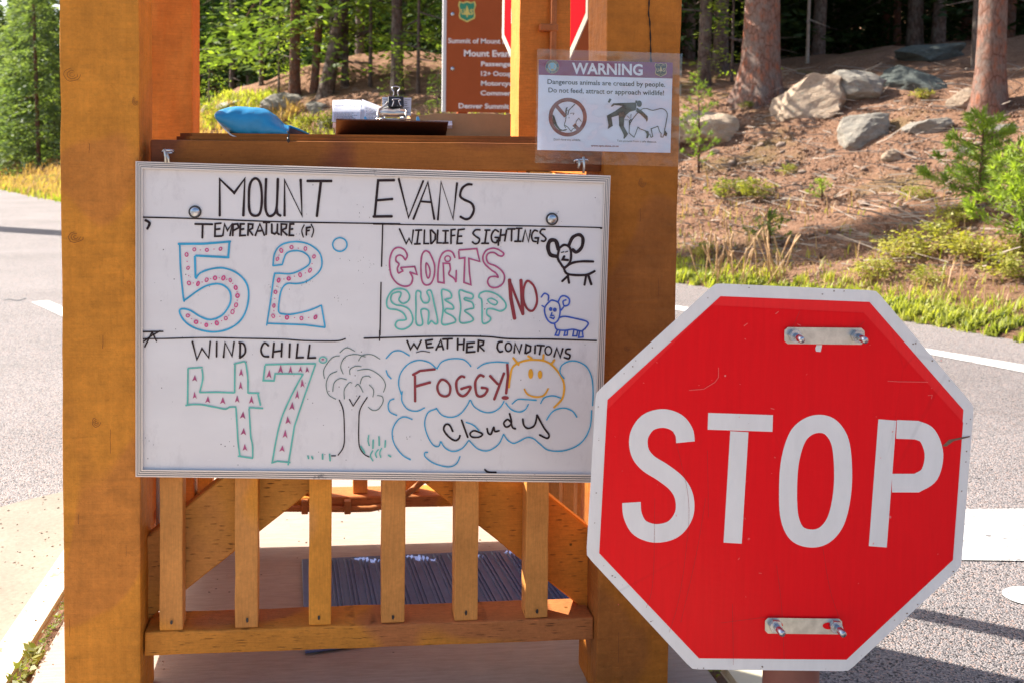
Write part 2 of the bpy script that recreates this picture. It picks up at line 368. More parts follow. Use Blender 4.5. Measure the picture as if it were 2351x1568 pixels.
s = NT('road_paint'); wear = s.ramp(s.noise(22, 9, .8, vec=s.co((.5, 2.2, 1))), [(.41, 1), (.45, 0)]); c = s.mix(wear, (.56, .55, .53), (.16, .15, .15)); M['rpaint'] = s.fin(c, .7, s.bump(s.voro(210), .4, -.003), spec=.2)
s = NT('hillside_soil')
a = s.ramp(s.noise(1.3, 7, .65), [(.3, (.25, .135, .088)), (.5, (.42, .24, .155)), (.7, (.27, .145, .09)), (.85, (.47, .31, .22))])
a = s.mix(1.0, a, s.ramp(s.noise(26, 6, .75), [(.3, .55), (.7, 1.25)]), 'MULTIPLY')
st = s.ramp(s.voro(17), [(.12, 1), (.2, 0)]); stc = s.ramp(s.noise(9, 2), [(.48, 0), (.56, 1)]); a = s.mix(s.math('MULTIPLY', st, stc), a, (.42, .32, .26))
moss = s.ramp(s.noise(.8, 4, .6), [(.56, 0), (.7, .55)]); a = s.mix(moss, a, (.16, .16, .04))
M['soil'] = s.fin(a, .95, s.bump(s.noise(24, 8, .8), 1.0, .06, s.bump(s.voro(30), .7, -.03)), spec=.05)
def rockmat(name, a, b, lich=(.4, .42, .33)):
    s = NT(name); c = s.mix(s.ramp(s.noise(3.5, 7, .7), [(.35, 0), (.65, 1)]), a, b)
    li = s.ramp(s.noise(9, 6, .7), [(.58, 0), (.66, .7)]); c = s.mix(li, c, lich); dk = s.ramp(s.noise(16, 7, .8), [(.3, .5), (.5, 1)]); c = s.mix(.8, c, dk, 'MULTIPLY')
    return s.fin(c, .85, s.bump(s.noise(12, 8, .75), .9, .05), spec=.15)
M['rock'] = rockmat('boulder_tan', (.60, .46, .34), (.44, .33, .24)); M['rockg'] = rockmat('boulder_grey', (.42, .37, .31), (.27, .25, .22)); M['rockd'] = rockmat('boulder_slate', (.15, .165, .15), (.09, .105, .1), (.22, .25, .22)); M['pebble'] = rockmat('stone_tan', (.55, .42, .34), (.42, .29, .22), (.5, .44, .4))
def bark(name, a, b, c3):
    s = NT(name); v = s.voro(14, s.co((1, 1, .4)), out='Distance'); c = s.mix(s.ramp(v, [(.1, 0), (.5, 1)]), a, b)
    c = s.mix(s.ramp(s.voro(14, s.co((1, 1, .4)), 'DISTANCE_TO_EDGE'), [(.0, .75), (.09, 0)]), c, tuple(q*.3 for q in a))
    c = s.mix(s.ramp(s.noise(5, 5, .7), [(.45, 0), (.6, 1)]), c, c3); c = s.mix(.8, c, s.ramp(s.noise(40, 5, .8, vec=s.co((1, 1, .4))), [(.3, .5), (.7, 1.3)]), 'MULTIPLY')
    return s.fin(c, .9, s.bump(s.noise(26, 7, .8, vec=s.co((1, 1, .35))), 1, .04, s.bump(v, .8, -.03)), spec=.1)
M['bark'] = bark('bark_orange', (.42, .14, .07), (.3, .17, .13), (.26, .2, .17)); M['bark2'] = bark('bark_grey', (.22, .16, .13), (.14, .1, .085), (.2, .17, .15)); M['bark3'] = bark('bark_rust', (.3, .13, .08), (.2, .1, .07), (.18, .13, .11))
def leafmat(name, a, b, tr=.35, sc_=1.5):
    s = NT(name); oi = s.n('ShaderNodeObjectInfo'); nn = s.noise(sc_*3, 3); r_ = s.math('ADD', s.math('MULTIPLY', nn, .8), s.math('MULTIPLY', oi.outputs['Random'], .3))
    c = s.mix(s.ramp(r_, [(.3, 0), (.75, 1)]), a, b); d = s.n('ShaderNodeBsdfDiffuse'); t = s.n('ShaderNodeBsdfTranslucent'); s.l(c, d.inputs[0]); s.l(s.mix(1.0, c, (1.6, 1.7, .5), 'MULTIPLY'), t.inputs[0])
    g = s.n('ShaderNodeBsdfGlossy'); g.inputs['Roughness'].default_value = .45; m1 = s.n('ShaderNodeMixShader'); m1.inputs[0].default_value = tr; s.l(d.outputs[0], m1.inputs[1]); s.l(t.outputs[0], m1.inputs[2])
    m2 = s.n('ShaderNodeMixShader'); m2.inputs[0].default_value = .018; s.l(m1.outputs[0], m2.inputs[1]); s.l(g.outputs[0], m2.inputs[2]); s.l(m2.outputs[0], s.out.inputs[0]); return s.m
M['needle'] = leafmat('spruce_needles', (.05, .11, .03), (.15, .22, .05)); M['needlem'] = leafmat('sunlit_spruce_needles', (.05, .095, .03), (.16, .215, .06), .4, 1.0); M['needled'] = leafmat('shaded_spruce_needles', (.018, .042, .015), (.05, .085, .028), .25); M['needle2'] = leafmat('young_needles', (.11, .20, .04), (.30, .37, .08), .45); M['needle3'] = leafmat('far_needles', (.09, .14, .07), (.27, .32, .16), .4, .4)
M['shrub'] = leafmat('shrub_leaves', (.15, .18, .04), (.38, .34, .09), .4); M['grass'] = leafmat('grass_blades', (.19, .26, .04), (.46, .44, .12), .45, .6); M['dry'] = leafmat('dry_grass', (.42, .26, .14), (.52, .36, .22), .3, .8); M['clover'] = leafmat('clover_leaves', (.11, .15, .04), (.33, .29, .09), .4, 2)
M['deadwood'] = simple('dead_wood', (.35, .29, .24), .9, nz=.5, sc_=20)
M['signbrown'] = simple('sign_brown', (.36, .085, .028), .7, nz=.1, sc_=3, spec=.1); M['signtext'] = simple('sign_lettering', (.80, .74, .72), .5); M['signedge'] = simple('sign_edge_aluminium', (.6, .58, .58), .5)
M['fsy'] = simple('emblem_yellow', (.62, .5, .12), .5); M['fsg'] = simple('emblem_green', (.02, .22, .12), .5)
M['conduit'] = paint_wood('conduit_paint', (.42, .15, .05), (.46, .18, .06), saw=False)
# ------------------------------------------------------------------ ground, road, island
EDGE = [(-60, 118), (-34, 76), (-20, 50), (-10.07, 31.5), (-6.48, 24.5), (-3.0, 19.0), (0.4, 13.8), (3.31, 9.33), (4.1, 7.6), (4.62, 6.27), (5.4, 3.6), (6.0, 0), (6.3, -8), (6.3, -24)]
ep = [Vector(p) for p in catmull(EDGE, 8)]
en = []
for i in range(len(ep)):
    t = (ep[min(i+1, len(ep)-1)]-ep[max(i-1, 0)]).normalized(); en.append(Vector((-t.y, t.x)))
PROF = [(0, -.01), (.05, .03), (.4, .07), (1.2, .36), (2.4, .95), (4.2, 1.85), (5.2, 2.2), (8, 2.7), (15, 3.5), (30, 6.0), (60, 15), (110, 36)]
PROFM = [(0, -.01), (.05, .03), (.4, .07), (1.2, .36), (2.4, .95), (4.2, 1.9), (5.2, 2.4), (8, 3.4), (15, 5.8), (30, 10.5), (60, 21), (110, 42)]
def lerp_(T, s_):
    for (a, b), (c_, d) in zip(T, T[1:]):
        if s_ <= c_: return b+(d-b)*(s_-a)/(c_-a)
    return T[-1][1]
def prof(s_, x): w_ = max(0, min(1, (8-x)/4)); return lerp_(PROF, s_)*(1-w_)+lerp_(PROFM, s_)*w_*(1+.62*max(0, min(1, (3-x)/6))*max(0, min(1, s_/3-.3)))
SS = [-.06, 0, .04, .1, .2]+[.2+.13*k for k in range(1, 55)]+[7.4+.4*k for k in range(1, 30)]+[19+1.4**k*1.2 for k in range(1, 14)]
V = []; Fc = []
# resample the edge evenly
dense = []
for i in range(len(ep)-1):
    L = (ep[i+1]-ep[i]).length; cen = (ep[i]+ep[i+1])/2; step = .14 if cen.length < 22 and cen.y > 0 else (.3 if cen.y < 34 else 2.5)
    m = max(1, int(L/step))
    for k in range(m): t = k/m; dense.append((ep[i].lerp(ep[i+1], t), en[i].lerp(en[i+1], t).normalized()))
NS = len(SS)
for p, n_ in dense:
    far = max(0, min(1, (-5-p.x)/6)); mfac = 1-.62*far
    for s_ in SS:
        q = p+n_*s_; z = -.15+prof(max(0, s_), q.x)*(mfac if s_ < 12 else mfac+(1-mfac)*min(1, (s_-12)/25)) if s_ >= 0 else -.3
        if s_ > .1:
            a = min(1, s_/1.5); v3 = Vector((q.x, q.y, 0))
            z += a*(.16*noise.noise(v3*.45)+.09*noise.noise(v3*1.4+Vector((3, 1, 0)))+.075*noise.noise(v3*3.3)+.045*noise.noise(v3*9))
            if s_ > 8: z += .5*noise.noise(v3*.12)
        V.append((q.x, q.y, z))
for i in range(len(dense)-1):
    for j in range(NS-1):
        a = i*NS+j; Fc.append((a, a+1, a+NS+1, a+NS))
hill = mk('hillside', V, Fc, M['soil'], smooth=True); tag(hill, 'rocky brown earth bank rising beyond the road to the forest', kind='structure')
bvh = BVHTree.FromPolygons([Vector(v) for v in V], Fc)
def gnd(x, y):
    """photo direction -> point on the bank"""
    r = ray(x, y); h = bvh.ray_cast(EYE, r.normalized(), 300)
    return h[0] if h[0] else None
def down(x, y):
    h = bvh.ray_cast(Vector((x, y, 90)), Vector((0, 0, -1)), 200); return h[0] if h[0] else Vector((x, y, -.15))
road = mk('road', [(-90, -40, -.15), (40, -40, -.15), (40, 140, -.15), (-90, 140, -.15)], [(0, 1, 2, 3)], M['asph']); tag(road, 'grey asphalt road with pinkish aggregate running round the island', kind='structure')
lowg = mk('ground', [(-400, -400, -.4), (400, -400, -.4), (400, 400, -.4), (-400, 400, -.4)], [(0, 1, 2, 3)], M['soil']); tag(lowg, 'bare earth beyond the road out to the horizon', kind='structure')
def slab(name, poly, z0, z1, mat, label, kind='structure', bevel=.012):
    bm = bmesh.new(); b = [bm.verts.new((x, y, z0)) for x, y in poly]; t = [bm.verts.new((x, y, z1)) for x, y in poly]; n = len(poly)
    bm.faces.new(t); bm.faces.new(b[::-1])
    for i in range(n): bm.faces.new((b[i], b[(i+1) % n], t[(i+1) % n], t[i]))
    bmesh.ops.recalc_face_normals(bm, faces=bm.faces)
    if bevel: bmesh.ops.bevel(bm, geom=[e for e in bm.edges if all(v.co.z > z1-1e-5 for v in e.verts)], offset=bevel, segments=2, affect='EDGES')
    return tag(bmk(name, bm, mat), label, kind=kind)
xl = lambda y: -.715+(.02*(y-2.3))
slab('concrete_island', [(-.615, -2), (.80, -2), (.80, 2.3), (.84, 3.1), (.98, 4.0), (1.25, 5.0), (1.2, 7.0), (.4, 8.0), (-.32, 7.4), (-.53, 5.2), (-.615, 3.2)], -.3, 0, M['conc'], 'broom-finished concrete island the booth stands on')
def strip_poly(a, b): return a+b[::-1]
kin = [(-.642, -2), (-.642, 2.3), (-.64, 3.0), (-.62, 3.8), (-.555, 5.2), (-.35, 7.45)]
kou = [(-.742, -2), (-.742, 2.3), (-.74, 3.0), (-.72, 3.9), (-.655, 5.3), (-.45, 7.6)]
slab('kerb', strip_poly(kin, kou), -.3, -.012, M['kerb'], 'sunlit pale painted kerb with chipped yellow paint left of the booth', bevel=.02)
kin2 = [(.822, -2), (.822, 2.3), (.862, 3.1), (1.0, 4.0), (1.27, 5.0)]; kou2 = [(.96, -2), (.96, 2.3), (1.0, 3.1), (1.14, 4.0), (1.41, 5.0)]
slab('kerb', strip_poly(kin2, kou2), -.3, -.012, M['kerb'], 'pale kerb along the right edge of the island below the stop sign', bevel=.02)
tag(mk('joint_soil', [(-.65, -2, -.022), (-.6, -2, -.022), (-.6, 3.2, -.022), (-.38, 7.5, -.022), (-.43, 7.5, -.022), (-.65, 3.2, -.022)], [(0, 1, 2, 5), (5, 2, 3, 4)], M['soil']), 'earth filling the joint between kerb and slab', kind='structure')
tag(mk('joint_soil', [(.79, -2, -.022), (.83, -2, -.022), (.83, 2.3, -.022), (.87, 3.1, -.022), (1.01, 4.0, -.022), (.97, 4.0, -.022), (.83, 3.1, -.022), (.79, 2.3, -.022)], [(0, 1, 2, 7), (7, 2, 3, 6), (6, 3, 4, 5)], M['soil']), 'earth filling the joint along the right kerb', kind='structure')
def road_poly(name, pts, mat, z, label):
    P = [atZ(*p, z) for p in pts]; return tag(mk(name, P, [tuple(range(len(P)))], mat), label, kind='structure')
ap = [(-.745, -2), (-.745, 2.4), (-.743, 3.0), (-.723, 3.75), (-.66, 5.2)]
edge_ = catmull([(-1.55, -2), (-1.62, 1.0), (-1.52, 2.2), (-1.33, 3.05), (-1.16, 3.45), (-.93, 3.66), (-.74, 3.8)], 6)
P = [(x, y, -.142) for x, y in ap[:4]]+[(x, y, -.142) for x, y in edge_[::-1]]
tag(mk('concrete_apron', P, [tuple(range(len(P)))], M['apron']), 'tan concrete gutter apron curving round the island beside the kerb', kind='structure')
road_poly('stop_line', [(2208, 1168), (2500, 1166), (2500, 1288), (2200, 1284)], M['rpaint'], -.146, 'wide worn white stop line painted on the road right of the sign')
road_poly('lane_line', [(1400, 700), (1555, 702), (2128, 800), (2500, 862), (2500, 883), (2130, 812), (1555, 712), (1400, 708)], M['rpaint'], -.146, 'thin white edge line along the far side of the road')
road_poly('road_dash', [(72, 694), (110, 690), (260, 755), (225, 765)], M['rpaint'], -.146, 'short white lane dash on the road left of the booth')
el = atZ(2372, 1368, -.146); P = [(el.x+.082*math.cos(a*math.pi/12), el.y+.065*math.sin(a*math.pi/12), -.146) for a in range(24)]
tag(mk('painted_road_letter', P, [tuple(range(24))], M['rpaint']), 'rounded white painted marking on the asphalt near the right edge', kind='structure')
road_poly('edge_line', [(-300, 395), (-1, 431), (136, 458), (330, 500), (330, 503), (136, 461), (-1, 434), (-300, 397)], M['rpaint'], -.146, 'white edge line at the far side of the road left')
# ------------------------------------------------------------------ the booth
XL0, XL1, XR0, XR1 = -.4995, -.3575, .5275, .6715; ZT = 2.62
b = thing('ticket_booth', 'orange-brown painted timber booth of four square posts, counter rail and balusters on the concrete island', 'booth', (.08, 2.35, 0))
def post(x0, x1, y0, y1, mat, lab=None, tl=0, tr=0):
    o = hexa('post', [(x0, y0, 0), (x1, y0, 0), (x1, y1, 0), (x0, y1, 0), (x0+tl, y0, ZT), (x1+tr, y0, ZT), (x1+tr, y1, ZT), (x0+tl, y1, ZT)], mat, b, bevel=.004, seg=2, cuts=40, jit=.0017)
    if lab: o['label'] = lab
    return o
post(XL0, XL1, 1.9, 2.042, M['post'], 'rough-sawn post nearest the camera at the left')
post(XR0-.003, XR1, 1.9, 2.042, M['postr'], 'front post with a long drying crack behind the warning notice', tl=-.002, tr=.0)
post(-.511, -.369, 2.70, 2.84, M['rearw'], 'rear post glowing orange seen inside the booth'); post(.5035, .6435, 2.70, 2.84, M['rearw'], 'rear post with the conduit fixed to it')
# drying crack in the right post, a narrow dark cleft standing proud of nothing
fp = Plane((0, 1.8975, 0), (0, -1, 0))
d = Draw(fp, crop(1900, 0, 3.3586), 0); d.st([(1795, -60), (1793, 60), (1788, 180), (1800, 260), (1808, 400), (1812, 560), (1815, 700), (1818, 790)], 15, smooth=True, vary=.35); d.done('crack', simple('crack_shadow', (.02, .01, .006), .9), b)
M['knot'] = simple('knot_stain', (.22, .07, .015), .8, nz=.4, sc_=90); random.seed(44)
kp = Plane((0, 1.8962, 0), (0, -1, 0))
for kx, ky, rx, ry in ((174, 545, 17, 13), (166, 172, 20, 15), (310, 233, 6, 9), (221, 969, 9, 11), (1475, 420, 8, 10), (1440, 800, 6, 6)):
    d = Draw(kp, lambda x, y: (x, y), 0)
    for f in (1, .62, .3):
        P = [(kx+rx*f*random.uniform(.9, 1.12)*math.cos(a*.45), ky+ry*f*random.uniform(.88, 1.12)*math.sin(a*.45)) for a in range(12 if f < 1 else 11)]
        d.add(*ribbon2d(P, random.uniform(.7, 1.3)))
    d.done('knot', M['knot'], b)
for kx, ky, ln_ in ((253, 985, 55), (236, 770, 30), (160, 1420, 40), (290, 1250, 26), (205, 330, 22), (283, 620, 34), (180, 1180, 22), (1470, 480, 30), (1512, 640, 40), (1420, 1450, 70), (1395, 330, 20)):
    d = Draw(kp, lambda x, y: (x, y), 0); d.add(*ribbon2d([(kx+random.uniform(-.8, .8), ky+ln_*t/5) for t in range(6)], random.uniform(.6, 1.2))); d.done('crack', M['knot'], b)
# shelf rail and counter top
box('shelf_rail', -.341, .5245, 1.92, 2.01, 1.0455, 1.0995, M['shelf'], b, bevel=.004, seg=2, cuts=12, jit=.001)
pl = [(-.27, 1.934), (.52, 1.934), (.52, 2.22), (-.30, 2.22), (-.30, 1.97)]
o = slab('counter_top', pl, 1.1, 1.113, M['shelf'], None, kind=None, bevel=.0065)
def reparent(o, p, lab=None):
    org = ORG[p.name]
    for v in o.data.vertices: v.co -= org
    o.parent = p; ORG[o.name] = org
    for k in ('label', 'kind', 'category'):
        if k in o: del o[k]
    if lab: o['label'] = lab
reparent(o, b)
box('lower_rail', -.3545, .5235, 1.92, 2.01, .112, .1575, M['rail'], b, bevel=.004, seg=2, cuts=14, jit=.0016)
FB = [(366, 419.3, 1453), (539, 591.6, 1450), (708.7, 760, 1446), (875, 929, 1441), (1043, 1096.6, 1439), (1205.6, 1257, 1435)]
for k, (x0, x1, yb) in enumerate(FB):
    p = atY(x0, 1440, 1.9245); q = atY(x1, 1440, 1.9245); t0 = atY(x0+1, 1120, 1.9245)
    o = hexa('baluster', [(p.x, 1.9245, .1582), (q.x, 1.9245, .1582), (q.x, 1.968, .1582), (p.x, 1.968, .1582), (t0.x, 1.9245, 1.045), (t0.x+q.x-p.x, 1.9245, 1.045), (t0.x+q.x-p.x, 1.968, 1.045), (t0.x, 1.968, 1.045)], M['bal'], b, bevel=.0025, seg=2, cuts=16, jit=.0011)
    c = (p+q)/2; nail = Draw(Plane((0, 1.9215, 0), (0, -1, 0)), lambda x, y: (x, y), 0)
    nx = (x0+x1)/2+random.uniform(-3, 3); ny = yb-27+random.uniform(-6, 6)
    nail.poly([(nx+random.uniform(.75, 1.2)*3.2*math.cos(a*.63), ny+random.uniform(.75, 1.3)*5.2*math.sin(a*.63)) for a in range(10)])
    h = nail.done('nail_hole', M['black'], o)
def pbrace(pts, y0, y1, mat, name='brace', lab=None):
    P = [atY(*p, y0) for p in pts]; Q = [Vector((p.x, y1, p.z)) for p in P]
    o = hexa(name, [P[0], P[1], Q[1], Q[0], P[3], P[2], Q[2], Q[3]], mat, b, bevel=.003, seg=1, cuts=10, jit=.0012)
    if lab: o['label'] = lab
yl = lambda x: 1352-.791*(x-430); yr = lambda x: 1405-.795*(1348-x)
pbrace([(330, yl(330)), (842, yl(842)), (842, yl(842)-193), (330, yl(330)-193)], 1.975, 2.012, M['brace'], lab='diagonal brace board rising to the right, pitted with incising slits')
pbrace([(880, yr(880)), (1352, yr(1352)), (1352, yr(1352)-199), (880, yr(880)-199)], 1.976, 2.013, M['brace2'], lab='diagonal brace board falling to the right post, its end lit by the sun')
# rear rail, rear balusters and the panel on the far side
box('rear_rail', -.368, .5025, 2.70, 2.79, .108, .141, M['rail'], b, bevel=.003, cuts=8, jit=.001)
for k, xv in enumerate((470, 590, 707, 827, 946, 1062)):
    p = atY(xv-17, 1131, 2.725); box('rear_baluster', p.x, p.x+.0405, 2.725, 2.765, .1415, 1.04, M['bal'], b, bevel=.002)
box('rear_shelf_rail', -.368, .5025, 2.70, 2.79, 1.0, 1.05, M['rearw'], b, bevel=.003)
box('rear_panel', -.42, .56, 2.845, 2.853, .44, .93, M['signedge'], b, bevel=.001)
# sides
for sx, x0, x1 in ((0, -.475, -.437), (1, .575, .613)):
    box('side_rail', x0, x1, 2.044, 2.698, .112, .157, M['rail'], b, bevel=.003); box('side_shelf_rail', x0, x1, 2.044, 2.698, 1.03, 1.08, M['rearw'], b, bevel=.003)
    if sx == 0:
        for k in range(7):
            y0 = 2.05+k*.0925; box('side_board', x0+.008, x1-.012, y0, y0+(.0885 if k in (2, 4) else .0915), .158, 1.029, M['rearw'], b, bevel=.001)
    else:
        for k in range(4): y0 = 2.12+k*.15; box('side_baluster', x0, x1, y0, y0+.04, .158, 1.029, M['bal'], b, bevel=.002)
for x0 in (-.475, .575): box('shade_header', x0, x0+.038, 2.044, 2.698, 2.02, ZT, M['rearw'], b, bevel=.002)  # unseen headers added to shade the right post's inner face
# top beams and rafters (above the frame)
box('top_beam', XL0, XR1, 1.93, 2.02, ZT+.002, ZT+.14, M['post'], b, bevel=.003); box('top_beam', -.511, .6435, 2.73, 2.82, ZT+.002, ZT+.14, M['post'], b, bevel=.003)
for k in range(4): x = -.42+k*.33; box('rafter', x, x+.04, 1.7, 3.0, ZT+.142, ZT+.23, M['post'], b, bevel=.002)
# conduits
p = atY(1270, 60, 2.688); cu = tube('conduit', [(p.x, 2.688, .17), (p.x, 2.688, ZT)], .0095, M['conduit'], b, 12)
pz = atY(1270, 65, 2.688).z; box('pipe_clamp', p.x-.038, p.x+.012, 2.676, 2.699, pz-.010, pz+.010, M['conduit'], cu, bevel=.003)
cz = atY(760, 1167, 2.69).z
pts = [Vector((atY(x, y, 2.688).x, 2.688, atY(x, y, 2.688).z)) for x, y in ((420, 1165), (560, 1166), (700, 1167), (800, 1168), (850, 1167), (885, 1160), (915, 1146), (945, 1125), (975, 1100), (1010, 1065), (1060, 1010))]
cu2 = tube('conduit', pts, .0085, M['conduit'], b, 12)
for xv in (700, 798): p = atY(xv, 1158, 2.69); box('pipe_clamp', p.x-.009, p.x+.009, 2.676, 2.6985, p.z-.022, p.z+.014, M['conduit'], cu2, bevel=.002)
p = atY(340, 1160, 2.05); tube('conduit', [(p.x, 2.06, .215), (p.x, 2.06, 1.03)], .008, M['conduit'], b, 12); tube('conduit', [(p.x+.018, 2.06, .24), (p.x+.018, 2.06, 1.03)], .004, M['signedge'], b, 8)
# ------------------------------------------------------------------ floor mat
mt = thing('floor_mat', 'dark blue-grey ribbed rubber floor mat lying inside the booth', 'mat', (.25, 2.4, .0))
ca, cb, cd = Vector((-.054, 2.118, 0)), Vector((-.0757, 2.613, 0)), Vector((.600, 2.255, 0)); cc = Vector((.560, 2.640, 0))
P = [ca, cd, cc, cb]
hexa('mat_sheet', [Vector((p.x, p.y, .0045)) for p in P]+[Vector((p.x, p.y, .009)) for p in P], M['mat'], mt, bevel=.001)
NR = 60
for k in range(NR):
    if k % 4 == 3: continue
    t0 = .045+.93*(k+.12)/NR; t1 = .045+.93*(k+.82)/NR; u0, u1 = .035, .965
    A0 = ca.lerp(cd, t0); A1 = ca.lerp(cd, t1); B0 = cb.lerp(cc, t0); B1 = cb.lerp(cc, t1)
    a0, a1, c0, c1 = A0.lerp(B0, u0), A1.lerp(B1, u0), A0.lerp(B0, u1), A1.lerp(B1, u1)
    z0, z1 = .0092, .0135; i = .22
    lo = [a0, a1, c1, c0]; hi = [a0.lerp(a1, i), a1.lerp(a0, i), c1.lerp(c0, i), c0.lerp(c1, i)]
    mk('rib', [(q.x, q.y, z0) for q in lo]+[(q.x, q.y, z1) for q in hi], [(4, 5, 6, 7), (0, 1, 5, 4), (1, 2, 6, 5), (2, 3, 7, 6), (3, 0, 4, 7)], M['mat'], mt)
# ------------------------------------------------------------------ whiteboard
from mathutils import Euler
def rod(w_): w_ = Vector(w_); return Matrix.Rotation(w_.length, 3, w_.normalized())
RWB = rod((.0125, .0154, -.0588)); wbp = Plane((.0757, 1.871, .752), RWB @ Vector((0, -1, 0)))
wb = thing('whiteboard', 'white dry-erase weather board in an aluminium frame hung across the front of the booth', 'whiteboard', (.0757, 1.871, .752))
TL, TR, BR, BL = (311, 371), (1402, 404), (1379, 1108), (311, 1094)
ITL, ITR, IBR, IBL = (328, 388.5), (1387, 421.5), (1361.5, 1088), (328, 1077)
A = lambda p, off=0: wbp.at(*p, off)
hexa('panel', [A(BL, -.001), A(BR, -.001), A(BR, -.012), A(BL, -.012), A(TL, -.001), A(TR, -.001), A(TR, -.012), A(TL, -.012)], M['wb'], wb, bevel=0)
def frame_side(o0, o1, i0, i1):
    # grooved extrusion, mitred at both ends
    V = []; Fc = []; mi = []; prof_ = [(0, -.010), (0, .004)]
    n = 4
    for k in range(n):
        a, c_ = k/n, (k+1)/n; prof_ += [(a+.03, .0062), (c_-.075, .0062), (c_-.065, .0036), (c_-.0, .0036)] if k < n-1 else [(a+.03, .0062), (.96, .0062), (1, .0045)]
    prof_ += [(1, 0)]
    for t, off in prof_:
        V += [A(((o0[0]+(i0[0]-o0[0])*t), (o0[1]+(i0[1]-o0[1])*t)), off), A(((o1[0]+(i1[0]-o1[0])*t), (o1[1]+(i1[1]-o1[1])*t)), off)]
    for k in range(len(prof_)-1):
        Fc.append((2*k, 2*k+1, 2*k+3, 2*k+2)); mi.append(1 if (prof_[k][1] < .004 and k > 1 and prof_[k+1][1] < .004) or (abs(prof_[k+1][1]-.0036) < 1e-6 and k > 1) else 0)
    o = mk('frame_rail', V, Fc, [M['frame'], M['groove']], wb)
    for p_, m_ in zip(o.data.polygons, mi): p_.material_index = m_
frame_side(TL, TR, ITL, ITR); frame_side(TR, BR, ITR, IBR); frame_side(BR, BL, IBR, IBL); frame_side(BL, TL, IBL, ITL)
cA, cB, cC, cD = crop(500, 580, 2.34), crop(1400, 640, 2.501), crop(500, 1240, 2.351), crop(1350, 1240, 2.351)
dA = lambda c=cA: Draw(wbp, c, .0003)
for c_, px_ in ((cA, (542, 505)), (cB, (1675, 457))):
    q = c_(*px_); o = A(q, .0005); n_ = wbp.n; ux = Vector((1, 0, 0)); uz = n_.cross(ux).normalized()
    V = [o+n_*h+(ux*math.cos(2*math.pi*k/24)+uz*math.sin(2*math.pi*k/24))*r_ for r_, h in ((.0118, 0), (.0118, .002), (.0102, .0026), (.0092, .0022)) for k in range(24)]
    Fc = [(i*24+k, i*24+(k+1) % 24, (i+1)*24+(k+1) % 24, (i+1)*24+k) for i in range(3) for k in range(24)]
    wsh = mk('washer', V, Fc, M['darkmetal'], wb, smooth=True)
    V = []; Fc = []
    for i in range(6):
        a = i/5*math.pi/2
        for k in range(24): V.append(o+n_*(.002+.0045*math.sin(a))+(ux*math.cos(2*math.pi*k/24)+uz*math.sin(2*math.pi*k/24))*max(.0004, .0092*math.cos(a)))
    for i in range(5):
        for k in range(24): Fc.append((i*24+k, i*24+(k+1) % 24, (i+1)*24+(k+1) % 24, (i+1)*24+k))
    mk('bolt_head', V, Fc, M['bolt'], wsh, smooth=True)
def strokes(name, mat, items, lab=None, gap=.012):
    D_ = Draw(wbp, cA, .0003)
    for cr, lst in items:
        d = Draw(wbp, cr, .0003)
        for it in lst:
            w_, sm_, pts = it[0], it[1], it[2]
            if sm_ == 'e': d.ell(*pts, w=w_)
            elif sm_ == 'f': d.ell(*pts)
            elif sm_ == 'p': d.poly(pts)
            elif sm_ == 'c': d.st(pts, w_, True, True)
            else: d.st(pts, w_, bool(sm_))
        b0 = len(D_.V); f0 = len(D_.F); D_.V += d.V; D_.F += [tuple(b0+i for i in f) for f in d.F]
        D_.P += [(p[0], p[1], p[2], p[3], p[4]+b0, p[5]+b0, p[6]+f0, p[7]+f0) for p in d.P]
    return D_.done(name, mat, wb, gap, lab)
L = lambda w_, *s_: [(w_, 0, list(p)) for p in s_]
Sm = lambda w_, *s_: [(w_, 1, list(p)) for p in s_]
strokes('title_lettering', M['ink_black'], [(cA, L(20, [(758, 540), (758, 218), (885, 340), (978, 215), (965, 540)], [(1327, 540), (1327, 228), (1480, 540), (1468, 222)], [(1525, 235), (1740, 235)], [(1645, 246), (1610, 545)], [(2290, 228), (2148, 230), (2117, 552)], [(2105, 547), (2270, 545)], [(2135, 405), (2275, 393)])
    + Sm(20, [(1165, 215), (1158, 440), (1170, 515), (1195, 543), (1235, 525), (1258, 460), (1268, 215)], [(1258, 470), (1265, 520), (1292, 540)]) + [(20, 'c', [(1070, 212), (1022, 270), (1014, 440), (1030, 520), (1075, 540), (1112, 512), (1128, 400), (1115, 260)])]),
    (cB, L(18, [(238, 80), (330, 445), (468, 100)], [(375, 460), (512, 112), (572, 460)], [(440, 292), (545, 300)], [(605, 465), (635, 108), (748, 460), (785, 120)]) + Sm(20, [(925, 134), (880, 135), (832, 172), (815, 240), (850, 275), (920, 310), (943, 370), (915, 438), (870, 460), (815, 435)]))], 'MOUNT EVANS in brown-black marker')
strokes('marker_rule', M['ink_black'], [(cA, Sm(11, [(85, 552), (560, 565), (1200, 590), (1740, 601), (2340, 611)])+L(11, [(2188, 618), (2178, 985)])), (cB, Sm(10, [(0, 505), (700, 515), (1350, 521), (2080, 536), (2130, 547)])+L(11, [(72, 1050), (62, 1545)])), (cC, Sm(10, [(85, 72), (300, 70), (650, 62), (950, 68), (1300, 75), (1500, 88), (1780, 92), (1870, 72)])), (cD, Sm(12, [(35, 68), (300, 60), (700, 50), (1100, 53), (1320, 72), (1700, 76), (2085, 88)])+L(9, [(172, 0), (172, 90)]))])
